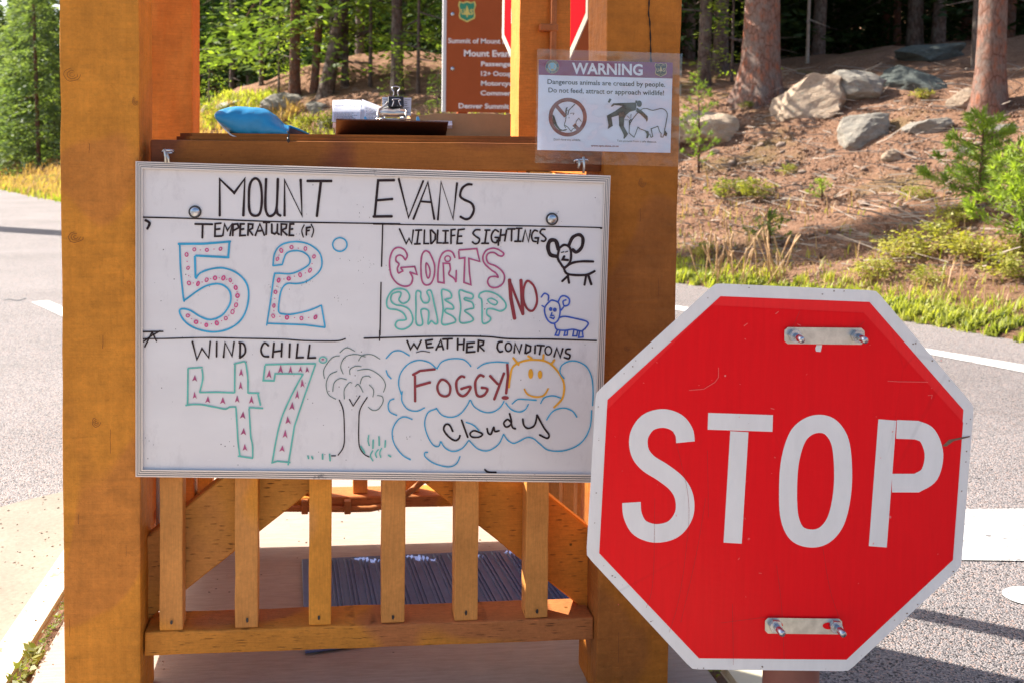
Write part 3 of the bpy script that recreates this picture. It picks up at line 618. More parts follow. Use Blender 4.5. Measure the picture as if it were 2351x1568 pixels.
strokes('temperature_heading', M['ink_black'], [(cA, L(15, [(540, 612), (695, 615)], [(608, 622), (605, 735)], [(770, 605), (718, 610), (715, 720), (778, 718)], [(722, 660), (760, 655)], [(785, 715), (800, 612), (825, 670), (865, 612), (848, 715)], [(872, 715), (875, 615), (915, 612), (925, 645), (878, 670)], [(975, 612), (940, 612), (935, 715), (985, 712)], [(944, 660), (970, 655)], [(1005, 712), (1010, 612), (1048, 615), (1045, 650), (1016, 665), (1048, 710)], [(1070, 715), (1110, 612), (1150, 712)], [(1088, 675), (1132, 670)], [(1140, 600), (1198, 598)], [(1168, 608), (1165, 705)], [(1215, 612), (1215, 690), (1240, 700), (1262, 680), (1265, 612)], [(1262, 690), (1280, 705)], [(1298, 712), (1298, 612), (1345, 615), (1340, 650), (1302, 665), (1350, 710)], [(1410, 612), (1375, 612), (1368, 712), (1408, 712)], [(1376, 660), (1400, 655)], [(1555, 640), (1520, 645), (1518, 710)], [(1524, 672), (1545, 668)])+Sm(10, [(1500, 620), (1478, 670), (1492, 728)], [(1560, 615), (1582, 665), (1565, 728)])+Sm(20, [(105, 578), (142, 605), (122, 655)]))])
strokes('wildlife_heading', M['ink_black'], [(cB, L(15, [(245, 550), (308, 690), (335, 640), (360, 690), (375, 560)], [(395, 563), (455, 561)], [(425, 570), (410, 684)], [(385, 692), (440, 690)], [(480, 560), (475, 688), (520, 688)], [(535, 560), (540, 690)], [(545, 560), (582, 600), (580, 650), (545, 690)], [(605, 560), (598, 682), (640, 682)], [(650, 568), (705, 568)], [(678, 576), (675, 676)], [(650, 684), (702, 682)], [(770, 555), (730, 560), (728, 690)], [(736, 615), (765, 610)], [(855, 552), (798, 560), (785, 688), (835, 685)], [(798, 620), (830, 618)], [(1045, 562), (1095, 562)], [(1062, 570), (1047, 678)], [(1015, 686), (1082, 686)], [(1198, 555), (1185, 665)], [(1250, 560), (1232, 665)], [(1200, 610), (1238, 606)], [(1258, 551), (1330, 551)], [(1298, 560), (1295, 665)], [(1340, 545), (1395, 545)], [(1365, 553), (1358, 658)], [(1325, 667), (1385, 667)], [(1400, 670), (1425, 560), (1455, 672), (1475, 560)], [(1140, 630), (1175, 632), (1172, 705)], [(1515, 635), (1548, 635), (1540, 690)])
    + Sm(15, [(1002, 560), (960, 560), (935, 590), (960, 620), (995, 645), (985, 680), (955, 690), (928, 672)], [(1175, 578), (1140, 560), (1108, 610), (1115, 665), (1150, 680), (1163, 655)], [(1540, 572), (1510, 565), (1485, 610), (1495, 660), (1528, 670)], [(1612, 556), (1580, 556), (1565, 585), (1590, 610), (1618, 640), (1605, 665), (1575, 662)]))])
strokes('number_outline', M['ink_blue'], [(cA, L(17, [(852, 766), (620, 786), (395, 787)], [(838, 905), (548, 890)]) + Sm(14, [(407, 795), (415, 1010), (440, 1262), (460, 1272), (560, 1200), (640, 1155), (730, 1136), (800, 1155), (850, 1215), (848, 1310), (780, 1410), (680, 1450), (590, 1425), (500, 1370), (430, 1355), (405, 1375), (425, 1430), (480, 1490), (580, 1538), (720, 1557), (860, 1520), (960, 1430), (1008, 1290), (1000, 1150), (920, 1050), (800, 1000), (690, 1005), (590, 1040), (548, 1090)]) + L(16, [(545, 1080), (540, 895)], [(843, 775), (832, 905)]) + Sm(12, [(1225, 978), (1240, 870), (1300, 795), (1420, 768), (1540, 790), (1630, 860), (1655, 950), (1630, 1030), (1530, 1110), (1440, 1135), (1350, 1135), (1300, 1190), (1278, 1300), (1278, 1385), (1330, 1403), (1400, 1402), (1540, 1370), (1650, 1325)], [(1170, 1500), (1205, 1280), (1235, 1070), (1260, 1045), (1380, 1048), (1480, 1010), (1545, 960), (1540, 900), (1480, 855), (1400, 848), (1345, 870), (1320, 920), (1310, 960)])
    + L(12, [(1650, 1325), (1682, 1512)], [(1682, 1518), (1500, 1495), (1180, 1483)], [(1308, 968), (1225, 978)]) + [(13, 'e', (1812, 793, 63, 60))])], 'outlined 52 and degree ring in light blue marker')
random.seed(3)
rg = [(535, 835), (645, 840), (765, 830), (467, 880), (480, 997), (488, 1130), (567, 1135), (643, 1102), (717, 1085), (790, 1085), (850, 1105), (898, 1170), (914, 1240), (901, 1322), (870, 1382), (811, 1438), (732, 1480), (640, 1497), (550, 1470), (478, 1415), (1388, 815), (1510, 828), (1298, 845), (1265, 918), (1585, 897), (1550, 1018), (1463, 1058), (1363, 1090), (1275, 1105), (1247, 1208), (1233, 1328), (1227, 1418), (1348, 1430), (1475, 1438), (1598, 1428)]
it = [(random.choice((8, 9, 12)), 'e', (x, y, random.uniform(10, 15), random.uniform(13, 19), None, random.uniform(-30, 30))) for x, y in rg]
it = [(a, 'e2', c_) for a, _, c_ in it]
dd = Draw(wbp, cA, .0003)
for w_, _, (x, y, rx, ry, _n, rot) in it: dd.ell(x, y, rx, ry, w=w_, rot=rot, n=12)
for (x, y), (u, v) in zip(rg, rg[1:]):
    if abs(x-u)+abs(y-v) < 190: dd.ell((x+u)/2+random.uniform(-4, 4), (y+v)/2+random.uniform(-4, 4), 6, 4.5, n=8)
dd.done('pink_ring', M['ink_pink'], wb, .0)
strokes('wind_chill_heading', M['ink_black'], [(cC, L(15, [(520, 95), (560, 255), (605, 155), (665, 240), (678, 95)], [(735, 100), (733, 230)], [(795, 235), (808, 105), (870, 225), (888, 100)], [(942, 115), (940, 240)], [(1240, 108), (1228, 235)], [(1310, 110), (1305, 230)], [(1242, 185), (1304, 176)], [(1380, 115), (1375, 235)], [(1450, 115), (1438, 238), (1500, 235)], [(1555, 125), (1540, 240), (1608, 238)]) + Sm(15, [(930, 105), (970, 115), (988, 160), (980, 205), (940, 240)], [(1192, 132), (1155, 108), (1125, 165), (1145, 220), (1195, 228)]) + L(12, [(85, 10), (262, 8)], [(100, 143), (165, 15)], [(168, 18), (205, 95)], [(88, 98), (150, 52), (235, 4)]))])
strokes('number_outline', M['ink_teal'], [(cC, L(13, [(608, 322), (485, 330)], [(482, 332), (478, 655)], [(585, 543), (740, 540), (885, 545)], [(893, 545), (895, 300)], [(1015, 548), (1108, 548)], [(1098, 554), (1120, 655)], [(1020, 675), (1142, 683)], [(925, 1103), (1052, 1122)], [(1165, 298), (1400, 292), (1607, 290)], [(1160, 308), (1145, 438), (1240, 440), (1250, 378), (1490, 380)], [(1605, 298), (1500, 600), (1420, 840), (1365, 1180)], [(1220, 1163), (1270, 1148), (1382, 1160)]) + Sm(13, [(605, 338), (612, 420), (585, 540)], [(888, 292), (940, 280), (985, 275), (1000, 340), (1010, 430), (1010, 548)], [(462, 657), (520, 648), (600, 650), (720, 672), (810, 688), (850, 672), (905, 670)], [(905, 680), (915, 850), (925, 1000), (940, 1100)], [(1020, 685), (1030, 850), (1035, 930), (1050, 1010), (1052, 1115)], [(1495, 382), (1440, 480), (1370, 620), (1310, 760), (1265, 930), (1225, 1155)]) + [(11, 'e', (1672, 257, 33, 27))]), ], 'outlined 47 in teal marker')
dd = Draw(wbp, cC, .0003)
for x, y in [(540, 415), (542, 565), (655, 603), (788, 612), (915, 598), (1040, 605), (950, 365), (946, 480), (963, 740), (970, 885), (985, 1025), (1195, 378), (1297, 335), (1385, 340), (1472, 337), (1535, 340), (1492, 460), (1443, 560), (1397, 660), (1365, 785), (1337, 905), (1310, 1035)]:
    h = random.uniform(26, 40); a = random.uniform(17, 26); dd.poly([(x-a, y+h), (x+random.uniform(-6, 6), y-h), (x+a, y+h+4), (x+2, y+h*.55)])
dd.ell(1670, 253, 12, 7, n=8); dd.done('magenta_triangle', M['ink_mag'], wb, .0)
strokes('tree_drawing', M['ink_green'], [(cC, Sm(6, [(1820, 193), (1880, 150), (1952, 180)], [(1685, 420), (1680, 340), (1750, 240), (1818, 220)], [(1850, 380), (1828, 310), (1870, 230), (1960, 208), (2045, 230)], [(1985, 265), (2020, 218), (2100, 210), (2175, 250)], [(1785, 602), (1720, 560), (1700, 470), (1730, 390), (1795, 357)], [(1910, 385), (1910, 340), (1960, 312), (2010, 315)], [(1975, 350), (2080, 340), (2180, 400), (2222, 470), (2205, 540)], [(1758, 535), (1770, 460), (1820, 420), (1880, 430)], [(1860, 600), (1860, 520), (1900, 460), (1928, 458)], [(1955, 490), (1980, 470), (2005, 500), (2025, 540)], [(2000, 465), (2020, 410), (2070, 398), (2090, 410)], [(2080, 475), (2118, 520), (2112, 582)], [(2150, 568), (2195, 580), (2200, 630), (2160, 690), (2110, 700), (2070, 670)]))])
strokes('tree_trunk_drawing', M['ink_black'], [(cC, Sm(9, [(1815, 608), (1850, 700), (1860, 850), (1855, 1010), (1805, 1095)], [(2062, 585), (2000, 690), (1988, 800), (1990, 1000), (2030, 1080), (2080, 1110)])+L(9, [(1745, 1100), (1785, 1100)], [(1905, 602), (1938, 662), (1998, 572)]))])
strokes('grass_drawing', M['ink_teal'], [(cC, Sm(11, [(2075, 920), (2070, 970), (2080, 1010)], [(2110, 1055), (2090, 1100), (2112, 1145)], [(2160, 1045), (2135, 1080), (2145, 1115)], [(2188, 1035), (2172, 1075), (2182, 1115)])+L(13, [(2115, 960), (2112, 1035)], [(2165, 930), (2168, 1010)], [(2222, 965), (2218, 1025)], [(2005, 1015), (2040, 1075)], [(1538, 1100), (1545, 1125)], [(1572, 1105), (1582, 1128)], [(1668, 1085), (1668, 1130)], [(1730, 1085), (1735, 1145)], [(2248, 1095), (2270, 1108)]))])
strokes('goats_word', M['ink_mag'], [(cB, Sm(14, [(300, 842), (318, 800), (290, 745), (235, 724), (185, 750), (155, 830), (155, 920), (175, 1000), (230, 1065), (300, 1088), (350, 1070), (368, 1010), (342, 955)], [(300, 842), (275, 808), (245, 796), (215, 812), (212, 850), (240, 880), (225, 920), (232, 962)], [(765, 820), (745, 775), (710, 755), (660, 770), (622, 835), (606, 960), (605, 1048)], [(715, 875), (722, 930), (708, 975), (755, 1012), (775, 1048)])
    + L(14, [(342, 955), (410, 978), (388, 903), (258, 912)], [(258, 916), (276, 945), (236, 966)], [(605, 1048), (663, 1057), (655, 872), (715, 875)], [(778, 940), (776, 1045)], [(802, 748), (970, 735), (998, 856), (895, 826), (900, 950), (915, 1074), (850, 1052), (858, 820), (806, 828), (800, 760)])
    + [(14, 'c', [(540, 800), (520, 768), (485, 757), (455, 800), (446, 900), (455, 1030), (490, 1075), (540, 1060), (570, 990), (575, 900), (558, 840)]), (13, 'c', [(497, 870), (520, 900), (532, 950), (525, 1000), (508, 1008), (495, 960), (492, 900)]), (13, 'e', (697, 830, 27, 27)), (14, 'c', [(1195, 757), (1223, 782), (1208, 805), (1175, 800), (1130, 772), (1080, 780), (1060, 820), (1080, 870), (1150, 900), (1210, 950), (1230, 1000), (1215, 1060), (1160, 1098), (1100, 1093), (1072, 1050), (1090, 1005), (1140, 995), (1170, 1003), (1150, 965), (1100, 930), (1040, 870), (1028, 810), (1060, 752), (1120, 732), (1165, 740)])])], 'GOATS outlined in magenta marker')
strokes('sheep_word', M['ink_teal'], [(cB, [(14, 'c', [(255, 1178), (240, 1215), (275, 1248), (322, 1230), (340, 1180), (310, 1128), (250, 1110), (185, 1125), (135, 1190), (125, 1260), (150, 1298), (220, 1308), (280, 1340), (308, 1392), (285, 1405), (230, 1410), (205, 1450), (230, 1483), (290, 1488), (350, 1450), (370, 1390), (340, 1310), (280, 1275), (200, 1258), (165, 1218), (175, 1165), (225, 1142), (258, 1148)]), (14, 'c', [(402, 1142), (400, 1280), (404, 1438), (462, 1440), (447, 1310), (518, 1320), (512, 1440), (545, 1412), (580, 1440), (603, 1415), (570, 1250), (540, 1132), (502, 1140), (525, 1200), (512, 1240), (470, 1240), (445, 1195), (442, 1142)]), (14, 'c', [(640, 1135), (680, 1122), (725, 1150), (730, 1195), (672, 1215), (738, 1260), (750, 1300), (685, 1300), (675, 1330), (745, 1370), (772, 1410), (745, 1432), (645, 1440), (655, 1300)]), (14, 'c', [(805, 1132), (870, 1142), (932, 1165), (925, 1205), (862, 1196), (858, 1215), (925, 1240), (940, 1290), (900, 1300), (857, 1320), (910, 1360), (937, 1400), (895, 1425), (812, 1420), (820, 1280)]), (14, 'c', [(1015, 1215), (990, 1190), (1005, 1152), (1070, 1135), (1160, 1165), (1230, 1230), (1243, 1285), (1195, 1320), (1120, 1300), (1070, 1302), (1065, 1350), (1100, 1385), (1080, 1422), (1025, 1430), (1020, 1310)]), (12, 'c', [(1072, 1215), (1110, 1202), (1162, 1232), (1145, 1262), (1100, 1248)])])], 'SHEEP outlined in teal marker')
strokes('no_word', M['ink_red'], [(cB, L(29, [(1277, 1025), (1290, 1200), (1325, 1392)], [(1402, 1350), (1384, 1028)])+L(22, [(1283, 1050), (1398, 1342)])+[(19, 'c', [(1440, 1040), (1408, 1120), (1412, 1230), (1450, 1305), (1500, 1312), (1535, 1230), (1520, 1120), (1485, 1060)])])], 'NO in dark red marker')
strokes('goat_drawing', M['ink_black'], [(cB, Sm(32, [(1722, 808), (1660, 790), (1638, 720), (1660, 660), (1712, 665), (1735, 745)])+Sm(28, [(1835, 702), (1870, 630), (1930, 605), (1965, 640), (1955, 720), (1905, 768), (1868, 742)])+Sm(20, [(1742, 740), (1730, 820), (1760, 880), (1792, 912), (1840, 870), (1855, 800), (1842, 725), (1792, 700), (1748, 728)])+Sm(20, [(1790, 920), (1860, 872), (1950, 855), (2065, 856)], [(1786, 915), (1810, 965), (1880, 982), (2000, 980), (2078, 945)])+L(20, [(1830, 985), (1770, 1042)], [(1824, 990), (1836, 1058)], [(1997, 980), (1980, 1076)], [(2015, 980), (2045, 1072)], [(1792, 805), (1775, 838), (1828, 842)])+L(9, [(1762, 772), (1788, 765)], [(1800, 768), (1824, 760)]))], 'black goat doodle')
strokes('sheep_drawing', M['ink_royal'], [(cB, [(13, 'c', [(1660, 1225), (1612, 1280), (1608, 1340), (1640, 1410), (1690, 1435), (1735, 1400), (1752, 1320), (1738, 1245), (1692, 1222)])]+Sm(13, [(1735, 1230), (1760, 1185), (1800, 1180), (1838, 1210), (1830, 1260), (1790, 1270), (1780, 1228), (1808, 1215)], [(1640, 1220), (1642, 1175), (1605, 1155), (1575, 1190)], [(1745, 1380), (1800, 1370), (1900, 1390), (1990, 1412), (2015, 1440), (1980, 1490)], [(1700, 1440), (1720, 1490), (1800, 1500), (1870, 1490), (1950, 1507), (1972, 1490)])+L(12, [(1580, 1268), (1608, 1285)], [(1762, 1312), (1785, 1280)], [(1675, 1335), (1665, 1362), (1692, 1362)], [(1655, 1378), (1690, 1392), (1698, 1375)], [(1725, 1498), (1705, 1545), (1738, 1548), (1750, 1502)], [(1800, 1503), (1788, 1548), (1818, 1545), (1822, 1500)], [(1880, 1500), (1870, 1552), (1908, 1552), (1915, 1503)], [(1935, 1506), (1925, 1566), (1968, 1562), (1960, 1508)])+[(0, 'f', (1663, 1302, 17, 19)), (0, 'f', (1702, 1308, 18, 20))])], 'blue sheep doodle')
strokes('weather_heading', M['ink_black'], [(cD, L(15, [(415, 88), (445, 165), (475, 115), (505, 160), (540, 85)], [(640, 80), (580, 90), (590, 150), (645, 145)], [(590, 118), (630, 112)], [(670, 170), (712, 82), (735, 168)], [(690, 140), (724, 136)], [(728, 76), (815, 72)], [(772, 82), (770, 158)], [(862, 70), (860, 170)], [(918, 75), (912, 172)], [(870, 120), (906, 118)], [(1010, 105), (945, 110), (940, 190), (1015, 185)], [(952, 145), (995, 140)], [(1040, 180), (1045, 87), (1090, 95), (1085, 125), (1052, 135), (1095, 178)], [(1358, 195), (1368, 112), (1405, 195), (1425, 120)], [(1455, 200), (1465, 122), (1505, 138), (1500, 180), (1465, 200)], [(1545, 130), (1542, 200)], [(1560, 128), (1625, 132)], [(1595, 140), (1582, 210)], [(1710, 230), (1735, 152), (1765, 235), (1788, 155)])+Sm(15, [(1255, 98), (1220, 105), (1210, 150), (1230, 185), (1258, 180)], [(1855, 162), (1820, 165), (1815, 195), (1850, 215), (1840, 245), (1800, 235)], [(1100, 1220), (1130, 1243), (1200, 1246)])+[(15, 'e', (1308, 145, 27, 37)), (13, 'e', (1660, 175, 29, 37))]+Sm(7, [(495, 192), (550, 179), (615, 190)]))])
strokes('foggy_word', M['ink_red'], [(cD, L(20, [(465, 388), (530, 352), (662, 338)], [(484, 395), (486, 622)], [(494, 488), (620, 453)], [(1145, 395), (1215, 470)], [(1270, 372), (1183, 605)], [(1298, 295), (1305, 400), (1288, 552)])+Sm(20, [(922, 408), (890, 402), (850, 450), (860, 540), (905, 575), (950, 545), (972, 492), (890, 512)], [(1092, 402), (1055, 392), (1017, 450), (1025, 550), (1055, 578), (1100, 560), (1122, 512), (1070, 500)])+[(19, 'c', [(715, 432), (682, 490), (700, 555), (750, 577), (788, 555), (794, 490), (760, 442)]), (0, 'f', (1280, 590, 33, 17))])], 'FOGGY! in dark red marker')
strokes('sun_drawing', M['ink_orange'], [(cD, Sm(16, [(1312, 500), (1325, 400), (1350, 315), (1430, 270), (1530, 255), (1640, 270), (1720, 330), (1785, 425), (1800, 510), (1780, 600), (1710, 675)])+Sm(14, [(1448, 512), (1480, 560), (1550, 582), (1620, 568), (1660, 508)])+L(17, [(1350, 238), (1400, 300)], [(1480, 222), (1515, 245)], [(1618, 210), (1615, 250)], [(1715, 255), (1690, 290)])+[(0, 'f', (1505, 378, 22, 44)), (0, 'f', (1587, 385, 20, 37))])], 'smiling orange sun')
strokes('cloud_drawing', M['ink_blue'], [(cD, Sm(10, [(230, 245), (290, 185), (360, 178), (435, 220)], [(670, 330), (610, 280), (520, 260), (430, 290), (360, 370), (340, 470), (365, 560)], [(372, 535), (370, 620), (420, 690), (500, 708), (570, 678)], [(678, 335), (720, 275), (800, 248), (900, 250), (950, 280), (978, 315)], [(1035, 330), (1100, 290), (1200, 275), (1310, 282)], [(672, 680), (720, 740), (800, 762), (880, 735), (940, 665), (968, 610)], [(975, 610), (1010, 670), (1090, 715), (1170, 715), (1235, 675), (1270, 620)], [(1285, 635), (1330, 690), (1400, 715), (1455, 695), (1485, 645)], [(1340, 645), (1390, 605), (1460, 605), (1555, 612)], [(1592, 640), (1625, 590), (1700, 572), (1770, 592)], [(1645, 785), (1700, 710), (1790, 680), (1870, 705), (1912, 760)], [(1800, 420), (1765, 370), (1775, 310), (1840, 270), (1920, 272), (2000, 320), (2045, 420), (2055, 550), (2050, 660)], [(2042, 700), (2030, 840), (1980, 950), (1900, 1020), (1780, 1058), (1660, 1050), (1590, 1000), (1530, 950), (1470, 940), (1400, 975), (1350, 990), (1300, 960), (1268, 912)], [(1265, 910), (1220, 1000), (1130, 1055), (1040, 1040), (962, 965)], [(958, 965), (900, 1035), (820, 1062), (750, 1030), (714, 975)], [(710, 975), (690, 1018), (640, 1000), (590, 910), (570, 810), (600, 720), (672, 688)], [(325, 745), (265, 715), (248, 660), (265, 615), (300, 600)], [(460, 780), (390, 758), (330, 790), (285, 880), (300, 990), (370, 1090), (445, 1135)], [(598, 1070), (570, 1075), (580, 1115), (660, 1170), (780, 1198), (850, 1170), (882, 1105)], [(230, 348), (245, 390), (275, 422)], [(935, 805), (1000, 830), (1050, 878)]))], 'light blue scalloped clouds')
strokes('cloudy_word', M['ink_black'], [(cD, Sm(15, [(818, 885), (790, 830), (755, 825), (738, 870), (780, 930), (835, 965), (870, 950), (882, 920)], [(1120, 858), (1130, 900), (1155, 908), (1178, 850), (1190, 885), (1228, 878)], [(1330, 802), (1300, 780), (1268, 810), (1285, 845), (1318, 835), (1335, 800), (1318, 727)], [(1330, 800), (1345, 850), (1372, 862)], [(1435, 775), (1445, 830), (1480, 858), (1530, 840), (1550, 800), (1560, 740)], [(1562, 742), (1620, 850), (1666, 915), (1648, 945), (1582, 915)])+L(16, [(895, 785), (950, 938)])+[(14, 'c', [(1000, 880), (970, 905), (990, 935), (1050, 935), (1080, 910), (1040, 888)])])], 'cloudy in black marker')
# erasure ticks and specks
dd = Draw(wbp, lambda x, y: (x, y), .0003); random.seed(11)
for cx, cy, n_ in ((640, 655, 9), (700, 640, 8), (810, 600, 8), (860, 620, 8), (560, 820, 6), (780, 690, 7), (840, 480, 6), (960, 480, 5), (690, 540, 5), (1150, 560, 5), (780, 830, 4), (930, 1000, 5), (345, 1010, 4), (1240, 740, 4), (1290, 500, 3)):
    for k in range(n_):
        x = cx+random.gauss(0, 16); y = cy+random.gauss(0, 9); h = random.uniform(.8, 3.2); dd.add(*ribbon2d([(x, y), (x+random.uniform(-.6, .6), y+h)], random.uniform(.5, .9)))
tag(dd.done('marker_specks', M['ink_black'], wb), kind='stuff')
# hanging hooks
def hook(c_, cx, cy, rx, links, nm):
    Y = 1.893; P = []
    for k in range(16):
        a = 2*math.pi*k/16; q = atY(cx+rx*math.cos(a), cy+rx*.0*math.sin(a), Y); P.append(q+Vector((0, -.012*math.sin(a)-.004, .0025*math.sin(a))))
    e = tube('eye_screw', P, .0022, M['bolt'], wb, 8, closed=True)
    for (x0, y0, x1, y1) in links:
        p, q = atY(x0, y0, Y-.016), atY(x1, y1, Y-.02); tube('hook_link', [p, p.lerp(q, .5)+Vector((.0008, -.001, 0)), q], .0024, M['steel'], e, 8)
hook(None, *S(632, 570), 14, [(*S(617, 561), *S(621, 612)), (*S(626, 575), *S(633, 612))], '')
hook(None, *S(2176, 605), 15, [(*S(2188, 590), *S(2188, 652)), (*S(2172, 600), *S(2168, 632))], '')
# ------------------------------------------------------------------ warning notice
wc = crop(1960, 150, 3.136); wp = Plane((0, 1.8915, 0), (0, -1, 0))
wn = thing('warning_notice', 'laminated white WARNING paper about wildlife tacked to the front right post', 'notice', (.47, 1.8915, 1.2))
d = Draw(wp, wc, 0); d.poly([(190, 236), (1765, 272), (1738, 1332), (172, 1298)]); d.done('paper', M['paper'], wn)
d = Draw(wp, wc, .0004); d.poly([(190, 238), (1765, 272), (1762, 458), (190, 415)]); d.done('header_band', M['hdr'], wn)
d = Draw(wp, wc, .0008); text_on(d, 'WARNING', 580, 400, 1412, 418, 132, .028); d.done('header_lettering', M['ptw'], wn)
d = Draw(wp, wc, .0005); text_on(d, 'Dangerous animals are created by people.', 292, 520, 1675, 556, 58, .012); text_on(d, 'Do not feed, attract or approach wildlife!', 303, 620, 1662, 656, 58, .012); text_on(d, "Don't feed any wildlife.", 365, 1186, 684, 1192, 24); text_on(d, 'Take pictures from a safe distance.', 1108, 1200, 1576, 1214, 24)
d.done('notice_lettering', M['prt'], wn, .004)
d = Draw(wp, wc, .0005); text_on(d, 'www.cpw.state.co.us', 803, 1258, 1128, 1264, 25, .02); d.done('web_address', M['prr'], wn)
d = Draw(wp, wc, .0005); d.ell(530, 913, 203, 206, w=44, n=40); d.add(*ribbon2d([(400, 785), (505, 905)], 42, cap=False)); d.add(*ribbon2d([(600, 1000), (660, 1062)], 42, cap=False)); d.done('prohibition_ring', M['prr'], wn, .004)
d = Draw(wp, wc, .0009)
d.poly([(352, 880), (372, 900), (405, 1000), (440, 1050), (470, 1062), (530, 1050), (505, 1072), (440, 1075), (400, 1035), (352, 970)])
d.st([(505, 1040), (490, 1000), (505, 950), (510, 880), (505, 840), (530, 830)], 7, True); d.st([(500, 1010), (530, 1030), (570, 1080), (590, 1050), (620, 1040), (630, 960), (660, 925), (690, 965)], 7)
d.st([(510, 880), (512, 820), (525, 800)], 12, True); d.st([(530, 885), (545, 830), (615, 760)], 9); d.st([(560, 868), (605, 865), (595, 885)], 6); d.ell(545, 920, 7, 5, n=8)
# tumbling person and goat outline
d.poly([(1000, 735), (1022, 690), (1045, 705), (1022, 745)])
d.poly([(1035, 785), (1065, 750), (1180, 745), (1330, 742), (1340, 775), (1330, 830), (1260, 850), (1215, 890), (1195, 930), (1190, 1020), (1240, 1110), (1200, 1165), (1185, 1165), (1190, 1125), (1135, 1010), (1130, 890), (1045, 915), (1060, 1015), (1000, 1052), (1010, 1005), (990, 895), (1090, 840), (1175, 780), (1080, 770), (1050, 790)])
d.ell(1372, 755, 30, 38, n=16); d.poly([(1325, 718), (1350, 718), (1350, 750), (1325, 750)]); d.poly([(1340, 800), (1400, 835), (1470, 905), (1472, 945), (1460, 970), (1445, 935), (1380, 875), (1335, 845)])
d.st([(1345, 870), (1400, 820), (1460, 812), (1530, 832), (1640, 812), (1700, 865), (1690, 960), (1672, 1050)], 8, True); d.st([(1345, 870), (1290, 940), (1255, 1000), (1252, 1100), (1310, 1150), (1330, 1100), (1355, 1030), (1380, 1050), (1450, 1075)], 8)
d.poly([(1430, 1065), (1480, 1080), (1490, 1120), (1470, 1160), (1455, 1160), (1458, 1110)]); d.st([(1495, 1110), (1510, 1150), (1530, 1140), (1510, 1050), (1590, 1020), (1610, 1080), (1630, 1105), (1625, 1145), (1650, 1148), (1665, 1110), (1672, 1050)], 8); d.poly([(1672, 1062), (1702, 1105), (1690, 1140), (1665, 1125)])
d.st([(1260, 1000), (1255, 960), (1275, 940)], 12); d.st([(1225, 895), (1262, 930)], 5); d.st([(1275, 875), (1272, 925)], 5); d.st([(1200, 944), (1248, 946)], 5)
d.done('pictogram', M['prt'], wn, .002)
# round wildlife badge and forest shield
d = Draw(wp, wc, .0008); d.ell(348, 320, 80, 80, n=32); e = d.done('round_badge', M['navy'], wn)
d = Draw(wp, wc, .0012); d.ell(348, 320, 50, 50, n=24); d.done('badge_sky', M['sky'], wn)
d = Draw(wp, wc, .0014); d.ell(348, 320, 79, 79, w=3, n=32); d.ell(348, 320, 51, 51, w=3, n=32)
def ring_text(d, body, cx, cy, r, a0, a1, h, flip=False):
    for k, ch in enumerate(body):
        if ch == ' ': continue
        V, Fc = tri_text(ch, .01); a = R(a0+(a1-a0)*(k+.5)/len(body)); t = (a+math.pi/2) if not flip else (a-math.pi/2)
        w_ = max(v[0] for v in V); c_, q_ = math.cos(t), math.sin(t); out = []
        for x, y in V:
            u = (x-w_/2)*h/.73; v = -(y-.36)*h/.73; out.append((cx+r*math.cos(a)+u*c_-v*q_, cy+r*math.sin(a)+u*q_+v*c_))
        d.add(out, Fc)
ring_text(d, 'COLORADO', 348, 320, 65, -150, -30, 17); ring_text(d, 'PARKS', 348, 320, 65, 165, 115, 17, True); ring_text(d, 'WILDLIFE', 348, 320, 65, 100, 5, 17, True)
d.st([(322, 300), (315, 320), (328, 335)], 7, True); d.st([(370, 298), (382, 318), (368, 335)], 7, True); d.poly([(325, 355), (340, 345), (360, 345), (375, 358), (350, 368)])
d.done('badge_lettering', M['gold'], wn)
def shield(cx, cy, w_, h_): return [(cx+w_*x, cy+h_*y) for x, y in ((-.45, -.5), (-.25, -.43), (0, -.5), (.25, -.43), (.45, -.5), (.52, -.3), (.42, -.05), (.48, .2), (.44, .34), (.25, .42), (0, .52), (-.25, .42), (-.44, .34), (-.48, .2), (-.42, -.05), (-.52, -.3))]
d = Draw(wp, wc, .0008); d.poly(shield(1625, 356, 142, 158)); d.done('shield_badge', M['gold'], wn)
d = Draw(wp, wc, .0012); d.poly(shield(1625, 356, 126, 142)); d.done('shield_field', M['prt'], wn)
d = Draw(wp, wc, .0016); text_on(d, 'U', 1576, 378, 1602, 378, 42, .03); text_on(d, 'S', 1650, 378, 1674, 378, 42, .03); d.poly([(1625, 308), (1646, 372), (1628, 372), (1628, 390), (1622, 390), (1622, 372), (1604, 372)]); text_on(d, 'FOREST SERVICE', 1574, 312, 1678, 312, 13); text_on(d, 'DEPARTMENT OF AGRICULTURE', 1568, 412, 1684, 412, 11); d.done('shield_lettering', M['gold'], wn)
d = Draw(wp, wc, .0022); n1, n2 = 14, 10; cor = [(172, 107), (1880, 165), (1835, 1495), (145, 1450)]; V = []; Fc = []
for j in range(n2+1):
    for i in range(n1+1):
        u, v = i/n1, j/n2; x = (cor[0][0]*(1-u)+cor[1][0]*u)*(1-v)+(cor[3][0]*(1-u)+cor[2][0]*u)*v; y = (cor[0][1]*(1-u)+cor[1][1]*u)*(1-v)+(cor[3][1]*(1-u)+cor[2][1]*u)*v
        V.append(wp.at(*wc(x, y), .0026+.0014*noise.noise(Vector((u*5, v*4, 1)))))
Fc = [(j*(n1+1)+i, j*(n1+1)+i+1, (j+1)*(n1+1)+i+1, (j+1)*(n1+1)+i) for j in range(n2) for i in range(n1)]
mk('laminate', V, Fc, M['film'], wn, smooth=True)
